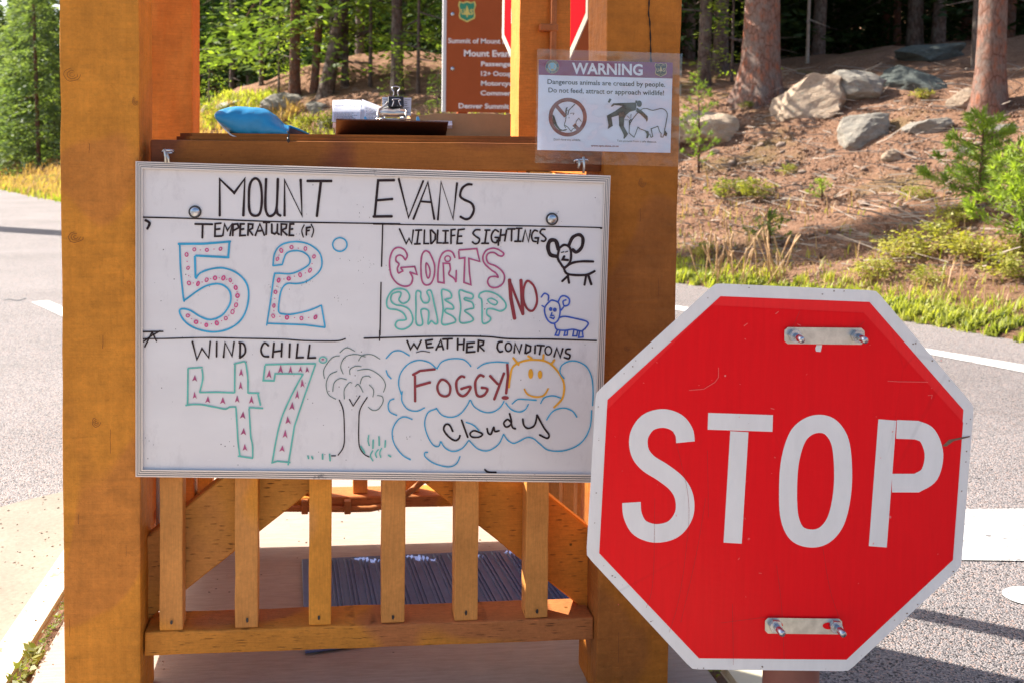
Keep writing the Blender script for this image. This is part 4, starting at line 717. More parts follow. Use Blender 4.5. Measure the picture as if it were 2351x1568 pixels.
# ------------------------------------------------------------------ near stop sign
RS = rod((-.0024, .0444, -.0229)); sp_ = Plane((.7055, 1.4924, .5723), RS @ Vector((0, -1, 0)))
st_ = thing('stop_sign', 'large red octagonal STOP sign with white letters on a short brown pole in front', 'stop sign', (.7055, 1.55, -.15))
OC = [(1642, 651), (2012, 667.6), (2236, 931.6), (2207, 1300), (1948, 1540), (1589, 1535.6), (1346, 1273.6), (1368, 900.8)]
def soft(P, r=.02):
    out = []
    n = len(P)
    for i in range(n):
        a, q, c_ = Vector(P[i-1]), Vector(P[i]), Vector(P[(i+1) % n])
        for t in (0, .5, 1): u = q.lerp(a, r*(1-t)) ; v = q.lerp(c_, r*t); m_ = (u.lerp(v, t)); out.append(tuple(m_ if t != .5 else q.lerp(a, r*.25).lerp(q.lerp(c_, r*.25), .5)))
    return out
OCs = soft(OC, .045); n = len(OCs)
V = [sp_.at(*p, 0) for p in OCs]+[sp_.at(*p, -.004) for p in OCs]
o = mk('panel', V, [tuple(range(n)), tuple(range(n, 2*n))[::-1]]+[(i, (i+1) % n, n+(i+1) % n, n+i) for i in range(n)], [M['white'], M['rust']], st_)
for k, p_ in enumerate(o.data.polygons): p_.material_index = 0 if k == 0 else 1
cE = crop(2150, 1040, 1.391)
OUT = [(768, 100), (1545, 130), (2035, 690), (1980, 1472), (1425, 1992), (655, 1985), (135, 1437), (178, 638)]
d = Draw(sp_, cE, .0004); d.poly(OUT); d.done('red_border', M['red2'], st_)
d = Draw(sp_, cE, .0008); d.poly([(722, 147), (1515, 186), (2033, 755), (1980, 1470), (1425, 1990), (657, 1983), (137, 1435), (176, 690)]); d.done('red_field', M['red'], st_)
def letter(f): d = Draw(sp_, cE, .0012); f(d); d.done('letter', M['white'], st_)
letter(lambda d: d.add(*ribbon2d(catmull([(585, 858), (577, 805), (537, 755), (465, 734), (388, 757), (343, 825), (346, 905), (388, 965), (470, 1018), (540, 1075), (578, 1145), (577, 1235), (522, 1310), (430, 1333), (348, 1305), (310, 1240), (303, 1172)], 8), 97, cap=False)))
def T_(d): d.add(*ribbon2d([(702, 749), (1040, 760)], 87, cap=False)); d.add(*ribbon2d([(866, 803), (831, 1384)], 95, cap=False))
letter(T_)
letter(lambda d: d.add(*ribbon2d(catmull([(1282, 762), (1345, 783), (1392, 860), (1407, 1000), (1400, 1140), (1370, 1265), (1315, 1338), (1245, 1360), (1168, 1335), (1128, 1250), (1120, 1110), (1130, 960), (1165, 840), (1215, 783)], 8, True), 94, True)))
def P_(d): d.add(*ribbon2d([(1638, 742), (1588, 1403)], 94, cap=False)); d.add(*ribbon2d([(1686, 791)]+catmull([(1790, 795), (1848, 825), (1881, 920), (1858, 1025), (1790, 1071)], 6)+[(1662, 1071)], 97, cap=False))
letter(P_)
def plate(cx, cy, w_, h_, bl, ang, slot):
    P = []
    for (x, y) in ((-.5, -.32), (-.46, -.5), (.46, -.5), (.5, -.32), (.5, .32), (.46, .5), (-.46, .5), (-.5, .32)): X, Y = x*w_, y*h_; P.append((cx+X-Y*ang, cy+Y+X*ang))
    n = 8; V = [sp_.at(*cE(*p), .0048) for p in P]+[sp_.at(*cE(*p), .0014) for p in P]
    o = mk('mounting_strap', V, [tuple(range(n)), tuple(range(n, 2*n))[::-1]]+[(i, (i+1) % n, n+(i+1) % n, n+i) for i in range(n)], M['steel'], st_)
    for bx, by in bl:
        p0 = sp_.at(*cE(bx, by), .0048); nn = sp_.n; dirn = (nn+Vector((.28, 0, -.30))).normalized() if slot else (nn+Vector((.18, 0, -.22))).normalized()
        if slot: dd = Draw(sp_, cE, .0052); dd.ell(bx+(14 if bx < cx else -30), by+4, 32, 18, n=14); dd.done('slot', M['red'], o)
        tube('nut', [p0+nn*.0006, p0+nn*.0085], .0105, M['bolt'], o, 6).data.polygons.foreach_set('use_smooth', [False]*8)
        tube('bolt', [p0+nn*.006, p0+nn*.010+dirn*.006, p0+nn*.01+dirn*.014, p0+nn*.01+dirn*.016], .0052, M['bolt'], o, 12, taper=[.0054, .0054, .0054, .0042])
plate(1310, 306, 418, 86, [(1150, 303), (1476, 306)], .01, False); plate(1201, 1817, 402, 82, [(1048, 1808), (1362, 1812)], .012, True)
d = Draw(sp_, cE, .0014); d.poly([(1268, 352), (1298, 352), (1290, 388), (1266, 386), (1262, 370)]); d.done('peeled_paint', M['white'], st_)
d = Draw(sp_, cE, .0014); d.poly([(1925, 878), (1960, 845), (2070, 825), (2068, 832), (1985, 852), (1945, 880)]); d.done('scratch', M['rust'], st_)
d = Draw(sp_, cE, .0016); random.seed(31)
for P, w_ in (([(605, 588), (680, 582), (740, 545), (757, 520), (757, 470)], 3), ([(890, 255), (908, 241)], 4), ([(1055, 192), (1070, 180)], 4), ([(1030, 682), (1048, 686)], 4), ([(1640, 540), (1700, 543), (1850, 545)], 3), ([(1850, 615), (1872, 612), (1868, 632)], 3), ([(1170, 245), (1185, 252)], 4), ([(860, 1470), (866, 1462)], 5), ([(968, 1540), (982, 1542)], 4), ([(895, 320), (899, 324)], 5), ([(1050, 935), (1053, 940)], 5)): d.add(*ribbon2d(P, w_))
for _ in range(26): x = random.uniform(200, 1950); y = random.uniform(250, 1800); d.add(*ribbon2d([(x, y), (x+random.uniform(-7, 7), y+random.uniform(-7, 7))], random.uniform(2, 4)))
tag(d.done('scuffs', simple('scuff_pink', (.82, .12, .11), .5), st_), kind='stuff')
d = Draw(sp_, cE, .0018)
for P in ([(425, 1150), (420, 1500), (405, 1650), (380, 1720)], [(520, 800), (600, 1150), (585, 1450), (545, 1700), (500, 1850)], [(690, 1150), (640, 1450), (560, 1800)], [(700, 900), (705, 1250)], [(1060, 1500), (1085, 1700), (1100, 1990)], [(1300, 1400), (1345, 1650), (1420, 1850)], [(770, 1800), (1080, 1760)], [(830, 1700), (835, 2020)], [(1180, 180), (1130, 300)], [(1390, 340), (1520, 230)]): d.st(P, 1.2, True, cap=False)
tag(d.done('fine_cracks', simple('crack_dark_red', (.32, .02, .02), .5), st_), kind='stuff')
d = Draw(sp_, lambda x, y: (x, y), .0006)
for i in range(8):
    a, c_ = Vector(OC[i]), Vector(OC[(i+1) % 8]); m_ = sum((Vector(q) for q in OC), Vector((0, 0)))/8
    for _ in range(5):
        q = a.lerp(c_, random.uniform(.03, .97)); q = q.lerp(m_, random.uniform(.003, .035)); r_ = random.uniform(.6, 2.2); d.poly([(q.x+r_*random.uniform(.5, 1.6)*math.cos(k), q.y+r_*random.uniform(.4, 1.2)*math.sin(k)) for k in (0, 1.2, 2.5, 3.8, 5.1)])
tag(d.done('rust_flecks', M['rust'], st_), kind='stuff')
pc = sp_.at(1820, 1500, -.055); pb = Vector((pc.x-.004, pc.y, -.15)); tube('pole', [pb, Vector((pc.x, pc.y, .80))], .044, M['pole'], st_, 24)
# ------------------------------------------------------------------ rear stop sign and brown fee sign
rs = thing('stop_sign', 'second red STOP sign turned edgewise behind the right posts, mostly hidden', 'stop sign', (.68, 3.12, 0))
c0 = Vector((.642, 3.08, 1.597)); yaw = R(76); ux = Vector((math.cos(yaw), -math.sin(yaw), 0)); nn = Vector((-math.sin(yaw), -math.cos(yaw), 0)); a = .305; bb = a*math.tan(math.pi/8)
def rsv(k, off): return [c0+ux*x*k+Vector((0, 0, 1))*y*k+nn*off for x, y in ((-bb, a), (bb, a), (a, bb), (a, -bb), (bb, -a), (-bb, -a), (-a, -bb), (-a, bb))]
V = rsv(1, 0)+rsv(1, -.004); mk('panel', V, [tuple(range(8)), tuple(range(8, 16))[::-1]]+[(i, (i+1) % 8, 8+(i+1) % 8, 8+i) for i in range(8)], simple('dimmed_sign_white', (.42, .38, .33), .8, spec=.05), rs)  # sign white and red darkened so the sunlit face reads as unlit
mk('red_field', rsv(.93, .001), [tuple(range(8))], simple('dimmed_sign_red', (.45, .003, .008), .85, spec=.03), rs)
V, Fc = tri_text('STOP', .02); wd = max(v[0] for v in V); V3 = [c0+ux*((x-wd/2)/wd*.46)+Vector((0, 0, (y-.36)/.73*.2))+nn*.002 for x, y in V]; mk('lettering', V3, Fc, M['white'], rs)
tube('pole', [(c0.x+nn.x*-.04, c0.y+.04, 0), (c0.x+nn.x*-.04, c0.y+.04, 2.1)], .038, M['pole'], rs, 16)
bs = thing('fee_sign', 'brown information sign with pale lettering and a green and yellow forest shield behind the booth', 'sign', (2.8, 14.0, .3))
bp_ = Plane((0, 14.0, 0), (0, -1, 0)); cF = crop(700, 0, 1.808)
x0 = bp_.at(1018, 262, 0); x1 = bp_.at(1392, 0, 0); zb = bp_.at(1100, 259, 0).z; zt = bp_.at(1100, -40, 0).z
box('panel', x0.x+.03, x1.x, 14.0, 14.04, zb, zt, M['signbrown'], bs, bevel=.002); box('edge_channel', x0.x-.02, x0.x+.0295, 13.985, 14.06, zb, zt, M['signedge'], bs, bevel=.002)
box('edge_channel', x1.x+.0005, x1.x+.04, 13.985, 14.06, zb, zt, M['signedge'], bs, bevel=.002)
for px_ in (1.75, 3.6): box('sign_post', px_, px_+.14, 14.041, 14.18, down(px_, 14.1).z-.2, zt-.02, M['signbrown'], bs, bevel=.004)
d = Draw(bp_, cF, .004)
for t, xa, xb, y_, cp, bo in (('Fee', 2136, 2200, 222, 34, .025), ('Summit of Mount Evans', 1772, 2252, 294, 34, .022), ('Mount Evans', 1880, 2215, 384, 44, .03), ('Passenger', 1996, 2222, 450, 32, .03), ('12+ Occupant', 1996, 2268, 516, 32, .03), ('Motorcycle', 1996, 2244, 582, 32, .03), ('Commercial', 1992, 2268, 648, 32, .03), ('Denver Summit Lake', 1844, 2300, 736, 34, .03)):
    text_on(d, t, xa, y_, xb, y_+(xb-xa)*.012, cp, bo)
text_on(d, ', Mou', 2500, 160, 2568, 161, 30, .03); text_on(d, '30 P', 2515, 118, 2570, 119, 30, .03); text_on(d, 'Fe', 2535, 66, 2568, 66, 30, .03); text_on(d, 'Ev', 2532, 26, 2568, 26, 30, .03)
d.done('lettering', M['signtext'], bs, .012)
d = Draw(bp_, cF, .002); d.poly(shield(1901, 80, 118, 142)); d.done('emblem', M['fsy'], bs); d = Draw(bp_, cF, .003); d.poly(shield(1901, 80, 100, 122)); d.done('emblem_field', M['fsg'], bs)
d = Draw(bp_, cF, .004); text_on(d, 'U', 1862, 100, 1884, 100, 38, .03); text_on(d, 'S', 1920, 102, 1942, 102, 38, .03); d.poly([(1901, 38), (1922, 104), (1905, 104), (1905, 120), (1897, 120), (1897, 104), (1880, 104)]); d.done('emblem_lettering', M['fsy'], bs)
for y_ in (100, 470): q = bp_.at(*cF(1803, y_), 0); tube('rivet', [q+Vector((0, -.001, 0)), q+Vector((0, -.02, 0))], .028, M['bolt'], bs, 10)
# ------------------------------------------------------------------ things on the counter
bg_ = thing('zip_bag', 'bright blue vinyl zip pouch lying on the counter at the left', 'pouch', (-.1, 2.0, 1.113))
top = [(195, 786), (215, 762), (250, 742), (330, 723), (450, 728), (540, 745), (600, 782), (660, 842), (700, 858)]; bot = [(195, 790), (215, 825), (250, 868), (300, 915), (370, 948), (450, 956), (540, 958), (640, 955), (690, 950)]
def samp(P, t): f = t*(len(P)-1); i = min(int(f), len(P)-2); f -= i; return (P[i][0]+(P[i+1][0]-P[i][0])*f, P[i][1]+(P[i+1][1]-P[i][1])*f)
V = []; Fc = []; NU, NV = 40, 28; top_ = catmull(top, 5); bot_ = catmull(bot, 5)
for i in range(NU+1):
    t = i/NU; a = samp(top_, t); c_ = samp(bot_, t); A_ = atY(*cF(*a), 1.985); B_ = atY(*cF(*c_), 1.985); cen = (A_+B_)/2; hv = (A_-B_)/2
    dep = .062*min(1, (t*6)**.6+.08)*(1-.35*t)
    for k in range(NV):
        th = 2*math.pi*k/NV; c2, s2 = math.cos(th), math.sin(th); wr = 1+.09*noise.noise(Vector((t*5, math.cos(th)*1.6, math.sin(th)*1.6)))+.06*noise.noise(Vector((t*16, math.cos(th)*3, math.sin(th)*3)))
        V.append(cen+hv*(abs(c2)**.85*(1 if c2 > 0 else -1))*wr*(1)+Vector((0, dep*s2*wr, 0)))
for i in range(NU):
    for k in range(NV): Fc.append((i*NV+k, i*NV+(k+1) % NV, (i+1)*NV+(k+1) % NV, (i+1)*NV+k))
Fc += [tuple(range(NV))[::-1], tuple(NU*NV+k for k in range(NV))]
mk('pouch_body', V, Fc, M['bag'], bg_, smooth=True)
q = [atY(*cF(*p), 1.975) for p in ((668, 868), (730, 878), (800, 908), (826, 914), (800, 936), (735, 944), (672, 938))]; V = [p for p in q]+[p+Vector((0, .06, 0)) for p in q]; n = len(q)
mk('zip_gusset', V, [tuple(range(n)), tuple(range(n, 2*n))[::-1]]+[(i, (i+1) % n, n+(i+1) % n, n+i) for i in range(n)], M['plum'], bg_)
for dy_ in (0, .022, .045): tube('zip_tape', [atY(*cF(*p), 1.973+dy_) for p in ((655, 856+dy_*200), (700, 858+dy_*250), (760, 880+dy_*250), (828, 912+dy_*100))], .0016, M['bag'], bg_, 6)
tube('piping', [atY(*cF(*p), 1.935+.05*abs(.5-i/7)) for i, p in enumerate(((195, 790), (215, 828), (250, 870), (300, 918), (370, 950), (400, 956)))], .0016, M['signedge'], bg_, 6)
z1 = tube('zip_pull', [atY(*cF(*p), 1.915) for p in ((684, 890), (692, 915), (690, 940), (698, 960), (690, 968), (684, 955), (688, 935))], .0017, M['black'], bg_, 6)
cG = crop(1200, 300, 4.2745)
cb_ = thing('clipboard', 'dark brown clipboard tilted up on the counter with its steel clip showing', 'clipboard', (.12, 2.05, 1.113))
def quad3(pts): return [atY(*cG(x, y), Y) for x, y, Y in pts]
q = quad3([(250, 967, 2.17), (2000, 1004, 2.17), (2057, 692, 2.03), (256, 648, 2.03)]); up = Vector((0, .0, .003))
hexa('board', [q[0], q[1], q[2], q[3], q[0]+up, q[1]+up, q[2]+up, q[3]+up], M['clipb'], cb_, bevel=.0006)
def cg(x, y, Y): return atY(*cG(x, y), Y)
# clip plate: bent sheet metal
prof_ = [(600, 2.055, 925, 1390), (540, 2.045, 930, 1392), (490, 2.05, 945, 1380), (460, 2.06, 1000, 1350), (432, 2.075, 1060, 1300)]
V = []; NX = 12
for y_, Y, xa, xb in prof_:
    for i in range(NX+1): x = xa+(xb-xa)*i/NX; V.append(cg(x, y_+(x-xa)*.02-10*math.sin(math.pi*i/NX*3)*(y_ < 500), Y-.006*math.sin(math.pi*i/NX)))
Fc = [(j*(NX+1)+i, j*(NX+1)+i+1, (j+1)*(NX+1)+i+1, (j+1)*(NX+1)+i) for j in range(len(prof_)-1) for i in range(NX)]
cl = mk('clip_plate', V, Fc, M['steel'], cb_, smooth=True)
tube('clip_bar', [cg(900, 632, 2.035), cg(1455, 640, 2.035)], .0016, M['bolt'], cl, 8); tube('clip_arm', [cg(935, 650, 2.03), cg(925, 560, 2.035), cg(940, 480, 2.05), cg(1010, 440, 2.055), cg(1060, 400, 2.06), cg(1085, 360, 2.065)], .0022, M['steel'], cl, 8)
tube('clip_arm', [cg(1385, 640, 2.033), cg(1375, 560, 2.04), cg(1380, 500, 2.05), cg(1300, 440, 2.06)], .0016, M['steel'], cl, 8)
for xa in (980, 1282):
    pts = [cg(xa+k*70/48, 630, 2.035)+Vector((0, .0042*math.cos(k*.785), .0042*math.sin(k*.785))) for k in range(49)]; tube('spring', pts, .0007, M['bolt'], cl, 5)
for xa, xb in ((705, 765), (1545, 1605)): P = [cg(x, y, 2.034) for x, y in ((xa, 660), (xa, 600), (xa+15, 588), (xa+35, 592), (xb, 660))]; mk('blue_tab', P+[p+Vector((0, .002, 0)) for p in P], [tuple(range(5)), tuple(range(5, 10))[::-1]]+[(i, (i+1) % 5, 5+(i+1) % 5, 5+i) for i in range(5)], M['tab'], cb_)
M['sheet'] = simple('sheet_paper', (.62, .65, .74), .6)
def sheet(name, rows, par, lines=None, mat=None):
    V = []; n = len(rows[0])
    for r_ in rows: V += [cg(*p) for p in r_]
    Fc = [(j*n+i, j*n+i+1, (j+1)*n+i+1, (j+1)*n+i) for j in range(len(rows)-1) for i in range(n-1)]
    return mk(name, V, Fc, mat or M['sheet'], par, smooth=True)
pp = thing('fee_papers', 'stack of printed papers curling over the clipboard left of the steel clip', 'papers', (.02, 2.1, 1.115))
sheet('paper', [[(205, 330, 2.14), (420, 322, 2.14), (655, 330, 2.14)], [(200, 400, 2.09), (425, 392, 2.09), (655, 400, 2.09)], [(198, 520, 2.06), (420, 515, 2.06), (648, 520, 2.06)], [(190, 680, 2.055), (420, 672, 2.055), (640, 672, 2.055)]], pp)
sheet('paper', [[(203, 690, 2.058), (255, 690, 2.058)], [(203, 770, 2.06), (250, 772, 2.06)]], pp)
sheet('paper', [[(668, 312, 2.12), (820, 370, 2.12), (980, 432, 2.12)], [(705, 400, 2.08), (810, 430, 2.08), (950, 480, 2.08)], [(712, 520, 2.06), (810, 540, 2.06), (925, 560, 2.06)], [(712, 655, 2.055), (810, 655, 2.055), (925, 652, 2.055)]], pp)
sheet('paper', [[(645, 345, 2.11), (700, 335, 2.11)], [(650, 480, 2.07), (712, 480, 2.07)], [(640, 655, 2.062), (718, 655, 2.062)]], pp)
random.seed(5)
def textlines(par, x0, x1, ys, Y0, Y1, up=True, sk=0):
    V = []; Fc = []
    for i, y_ in enumerate(ys):
        Y = Y0+(Y1-Y0)*i/max(1, len(ys)-1)-.0022; x = x0+random.uniform(0, 15); xe = x1-random.uniform(0, (x1-x0)*.35)
        while x < xe:
            l_ = random.uniform(12, 45); a = len(V)
            V += [cg(x, y_+(x-x0)*sk, Y), cg(x+l_, y_+(x+l_-x0)*sk, Y), cg(x+l_, y_+8+(x+l_-x0)*sk, Y), cg(x, y_+8+(x-x0)*sk, Y)]; Fc.append((a, a+1, a+2, a+3)); x += l_+random.uniform(5, 9)
    tag_ = mk('printed_lines', V, Fc, simple('print_grey', (.22, .23, .28), .6), par); tag_['kind'] = 'stuff'
textlines(pp, 222, 600, [405, 420, 440, 455, 470, 487, 503, 519], 2.088, 2.062); textlines(pp, 215, 610, [535, 552, 568, 585, 601, 618, 634, 650], 2.0595, 2.0555); textlines(pp, 725, 900, [535, 555, 575, 597, 620, 640], 2.059, 2.0555, sk=.05); textlines(pp, 730, 930, [440, 460, 482, 505], 2.072, 2.062, sk=.3)
rt = thing('paper_slips', 'pale paper slips sticking out past the right end of the clipboard', 'papers', (.24, 2.1, 1.115))
sheet('slip', [[(1660, 636, 2.16), (1900, 636, 2.16), (2100, 638, 2.16)], [(1648, 665, 2.13), (1890, 665, 2.13), (2118, 668, 2.13)], [(1650, 735, 2.12), (1890, 735, 2.12), (2122, 735, 2.12)]], rt)
for k, (y_, xe) in enumerate(((735, 2115), (780, 2100), (830, 2112), (885, 2075), (935, 2020))): sheet('slip', [[(1950, y_, 2.125+k*.012), (xe, y_, 2.125+k*.012)], [(1950, y_+48, 2.13+k*.012), (xe-(6 if k % 2 else -6), y_+48, 2.13+k*.012)]], rt)
rc = thing('receipt_stack', 'stack of small white receipts gripped by a black binder clip above the clipboard', 'receipts', (.11, 2.075, 1.15))
for k in range(5): j = random.uniform(-4, 4); q = [cg(1000+j, 280+k*3, 2.078+k*.0016), cg(1462+j, 292+k*2, 2.078+k*.0016), cg(1455+j, 580, 2.078+k*.0016), cg(998+j, 572, 2.078+k*.0016)]; mk('receipt', q+[p+Vector((0, .0006, 0)) for p in q], [(0, 1, 2, 3), (7, 6, 5, 4), (0, 4, 5, 1), (1, 5, 6, 2), (2, 6, 7, 3), (3, 7, 4, 0)], M['sheet'], rc)
Fc = []; V = []
def rl(x0, x1, y_): 
    a = len(V); Y = 2.0772; V.extend([cg(x0, y_, Y), cg(x1, y_+1, Y), cg(x1, y_+7, Y), cg(x0, y_+6, Y)]); Fc.append((a, a+1, a+2, a+3))
for y_ in (355, 380, 415, 450, 470, 495, 520): rl(1352, random.choice((1400, 1435, 1430)), y_)
rl(1015, 1085, 312); rl(1360, 1450, 322); rl(1035, 1075, 345); rl(1035, 1070, 365)
mk('printed_lines', V, Fc, M['prt'], rc)['kind'] = 'stuff'
q = [cg(1092, 270, 2.068), cg(1340, 270, 2.068), cg(1347, 436, 2.056), cg(1090, 436, 2.056)]; q2 = [p+Vector((0, .022, 0)) for p in q[:2]]+[p+Vector((0, .040, 0)) for p in q[2:]]
bc = hexa('binder_clip', [q[3], q[2], q2[2], q2[3], q[0], q[1], q2[1], q2[0]], M['black'], rc, bevel=.001)
def loop(P, Y): return [cg(x, y, Y) for x, y in catmull(P, 4)]
tube('wire_handle', loop([(1175, 268), (1182, 200), (1150, 150), (1165, 120), (1210, 112), (1262, 120), (1278, 150), (1245, 200), (1258, 268)], 2.08), .0013, M['bolt'], bc, 8)
tube('wire_handle', loop([(1155, 430), (1185, 350), (1160, 330), (1172, 316), (1225, 310), (1280, 316), (1288, 332), (1262, 352), (1298, 430)], 2.052), .0012, M['bolt'], bc, 8)
# cardboard box
cx_ = thing('cardboard_box', 'open brown cardboard box with a torn top edge on the counter', 'box', (.28, 2.2, 1.113))
tb = [(1448, 560), (1470, 535), (1500, 560), (1560, 565), (1615, 575), (1660, 568), (1750, 560), (1860, 540), (2000, 540), (2150, 542), (2351, 545), (2500, 541), (2700, 548), (2900, 552), (2960, 566), (3020, 556), (3060, 550)]
def jag(P, n=4):
    out = []
    for i in range(len(P)-1):
        for k in range(n): t = k/n; out.append((P[i][0]+(P[i+1][0]-P[i][0])*t+random.uniform(-4, 4), P[i][1]+(P[i+1][1]-P[i][1])*t+random.uniform(-4, 4)))
    return out+[P[-1]]
T = jag(tb); zb_ = 1.1135; V = []; Y0 = 2.135
for x, y_ in T: p = cg(x, y_, Y0); V += [p, Vector((p.x, Y0, zb_)), p+Vector((0, .005, 0)), Vector((p.x, Y0+.005, zb_))]
n = len(T); Fc = []; mi = []
for i in range(n-1):
    a, c_ = 4*i, 4*(i+1); Fc += [(a, c_, c_+1, a+1), (a+2, a+3, c_+3, c_+2), (a, a+2, c_+2, c_)]; mi += [0, 0, 1]
Fc += [(0, 1, 3, 2), (4*(n-1), 4*(n-1)+2, 4*(n-1)+3, 4*(n-1)+1)]; mi += [0, 0]
o = mk('front_wall', V, Fc, [M['card'], M['torn']], cx_)
for p_, m_ in zip(o.data.polygons, mi): p_.material_index = m_
xa, xb = cg(1450, 600, Y0).x, cg(3058, 600, Y0).x; zt_ = cg(2000, 560, Y0).z
box('side_wall', xa, xa+.004, Y0+.0055, Y0+.19, zb_, zt_-.002, M['card'], cx_, bevel=0); box('side_wall', xb-.004, xb, Y0+.0055, Y0+.19, zb_, zt_-.004, M['card'], cx_, bevel=0); box('rear_wall', xa, xb, Y0+.1905, Y0+.195, zb_, zt_-.003, M['card'], cx_, bevel=0); box('base', xa+.0045, xb-.0045, Y0+.006, Y0+.19, zb_, zb_+.004, M['card'], cx_, bevel=0)
q = cg(1450, 560, Y0); tube('torn_flap', [cg(1445, 600, 2.132), cg(1452, 560, 2.13), cg(1470, 535, 2.132), cg(1500, 562, 2.133)], .002, M['torn'], cx_, 6)
#VEG
# ------------------------------------------------------------------ vegetation and stones
rng = np.random.default_rng(5)
EP = np.array([(p.x, p.y) for p, _ in dense]); EN = np.array([(n_.x, n_.y) for _, n_ in dense])
def sdist(x, y):
    d2 = ((EP-np.array((x, y)))**2).sum(1); i = int(d2.argmin()); return float((np.array((x, y))-EP[i]) @ EN[i])
def fastmesh(name, V, quads=None, tris=None, mat=None, smooth=False):
    me = bpy.data.meshes.new(name); V = np.asarray(V, dtype=np.float32); fs = quads if quads is not None else tris; k = fs.shape[1]; nf = len(fs)
    me.vertices.add(len(V)); me.vertices.foreach_set('co', V.ravel()); me.loops.add(nf*k); me.loops.foreach_set('vertex_index', fs.astype(np.int32).ravel())
    me.polygons.add(nf); me.polygons.foreach_set('loop_start', np.arange(nf, dtype=np.int32)*k); me.update(calc_edges=True)
    if mat: me.materials.append(mat)
    if smooth: me.polygons.foreach_set('use_smooth', [True]*nf)
    return me
def kites(pos, dr, nrm, ln, wd):
    """leaf-sized four-cornered faces"""
    dr = dr/np.linalg.norm(dr, axis=1, keepdims=True); sd_ = np.cross(dr, nrm); sd_ /= np.linalg.norm(sd_, axis=1, keepdims=True)+1e-9
    a = pos; b_ = pos+dr*(ln*.45)[:, None]+sd_*(wd/2)[:, None]; c_ = pos+dr*ln[:, None]; d_ = pos+dr*(ln*.45)[:, None]-sd_*(wd/2)[:, None]
    V = np.stack([a, b_, c_, d_], 1).reshape(-1, 3); n = len(pos); return V, np.arange(4*n).reshape(n, 4)
def crown_mesh(name, h, r, base, nb, size, seed, mat, dens=16, droop=.25, wr=.36, up=0.0):
    g = np.random.default_rng(seed); Ps = []; Ds = []; Ls = []
    for i in range(nb):
        u = g.random()**.85; z = base+(h-base)*u; L = (r*(1-u)**.75+.12)*g.uniform(.65, 1.15); az = g.uniform(0, 2*np.pi); d0 = np.array([np.cos(az), np.sin(az), 0]); lat = np.array([-d0[1], d0[0], 0])
        n = max(5, int(L*dens)); t = g.random(n)**.6
        p = d0*(L*t)[:, None]+np.array([0, 0, 1])*(z-droop*L*t**1.5+up*L*t**2)[:, None]+lat*((g.random(n)-.5)*L*.55*np.minimum(1, 1.4-t))[:, None]+g.normal(0, .03, (n, 3))
        d = d0+lat*((g.random(n)-.5)*1.6)[:, None]+np.array([0, 0, 1])*(g.normal(-.15+up, .35, n))[:, None]
        Ps.append(p); Ds.append(d); Ls.append(size*g.uniform(.6, 1.35, n))
    P_ = np.concatenate(Ps); D_ = np.concatenate(Ds); Ln = np.concatenate(Ls); nr = g.normal(0, .55, P_.shape)+np.array([0, 0, 1])
    V, Q = kites(P_, D_, nr, Ln, Ln*wr); return fastmesh(name, V, quads=Q, mat=mat)
def trunk_mesh(name, h, r, lean=(0, 0), mat=None, seed=0, flare=1.0, limbs=0, taper=.6, bend=.0):
    g = random.Random(seed); V = []; Fc = []; n = 14; seg = 18
    zs = [-.5, 0, .12, .3, .6, 1.0]+[1.0+(h-1.0)*k/8 for k in range(1, 9)]
    for j, z in enumerate(zs):
        t = max(0, z/h); rr = r*(1-(1-taper)*t)*(1+flare*math.exp(-max(0, z)*3.2)*.75)
        cx = lean[0]*z+bend*math.sin(t*3); cy = lean[1]*z
        for k in range(seg):
            a = 2*math.pi*k/seg; f = 1+.10*noise.noise(Vector((math.cos(a)*1.5, math.sin(a)*1.5, z*.8+seed)))+flare*math.exp(-max(0, z)*3)*.28*noise.noise(Vector((math.cos(a)*2, math.sin(a)*2, seed+3)))*2
            V.append((cx+rr*f*math.cos(a), cy+rr*f*math.sin(a), z))
    for j in range(len(zs)-1):
        for k in range(seg): Fc.append((j*seg+k, j*seg+(k+1) % seg, (j+1)*seg+(k+1) % seg, (j+1)*seg+k))
    for _ in range(limbs):
        z = g.uniform(h*.12, h*.95); a = g.uniform(0, 6.28); L = g.uniform(.3, 1.5); w_ = .018; b0 = len(V); cx = lean[0]*z; cy = lean[1]*z
        e = (cx+L*math.cos(a), cy+L*math.sin(a), z-g.uniform(-.1, .5)*L)
        V += [(cx-w_*math.sin(a), cy+w_*math.cos(a), z), (cx+w_*math.sin(a), cy-w_*math.cos(a), z), (cx, cy, z+w_*1.8), e]; Fc += [(b0, b0+1, b0+3), (b0+1, b0+2, b0+3), (b0+2, b0, b0+3)]
    me = bpy.data.meshes.new(name); me.from_pydata(V, [], Fc); me.materials.append(mat); me.polygons.foreach_set('use_smooth', [len(f) == 4 for f in Fc]); return me
def link(name, me, parent=None, loc=(0, 0, 0), rot=(0, 0, 0), scl=(1, 1, 1)):
    o = bpy.data.objects.new(name, me); COL.objects.link(o); o.location = loc; o.rotation_euler = rot; o.scale = scl
    if parent: o.parent = parent
    return o
def tree(name, label, cat, loc, tm, cm, group=None, rz=0, sc_=1.0):
    t = thing(name, label, cat, loc, group); t.rotation_euler = (0, 0, rz); t.scale = (sc_,)*3
    link('trunk', tm, t)
    if cm: link('crown', cm, t)
    return t
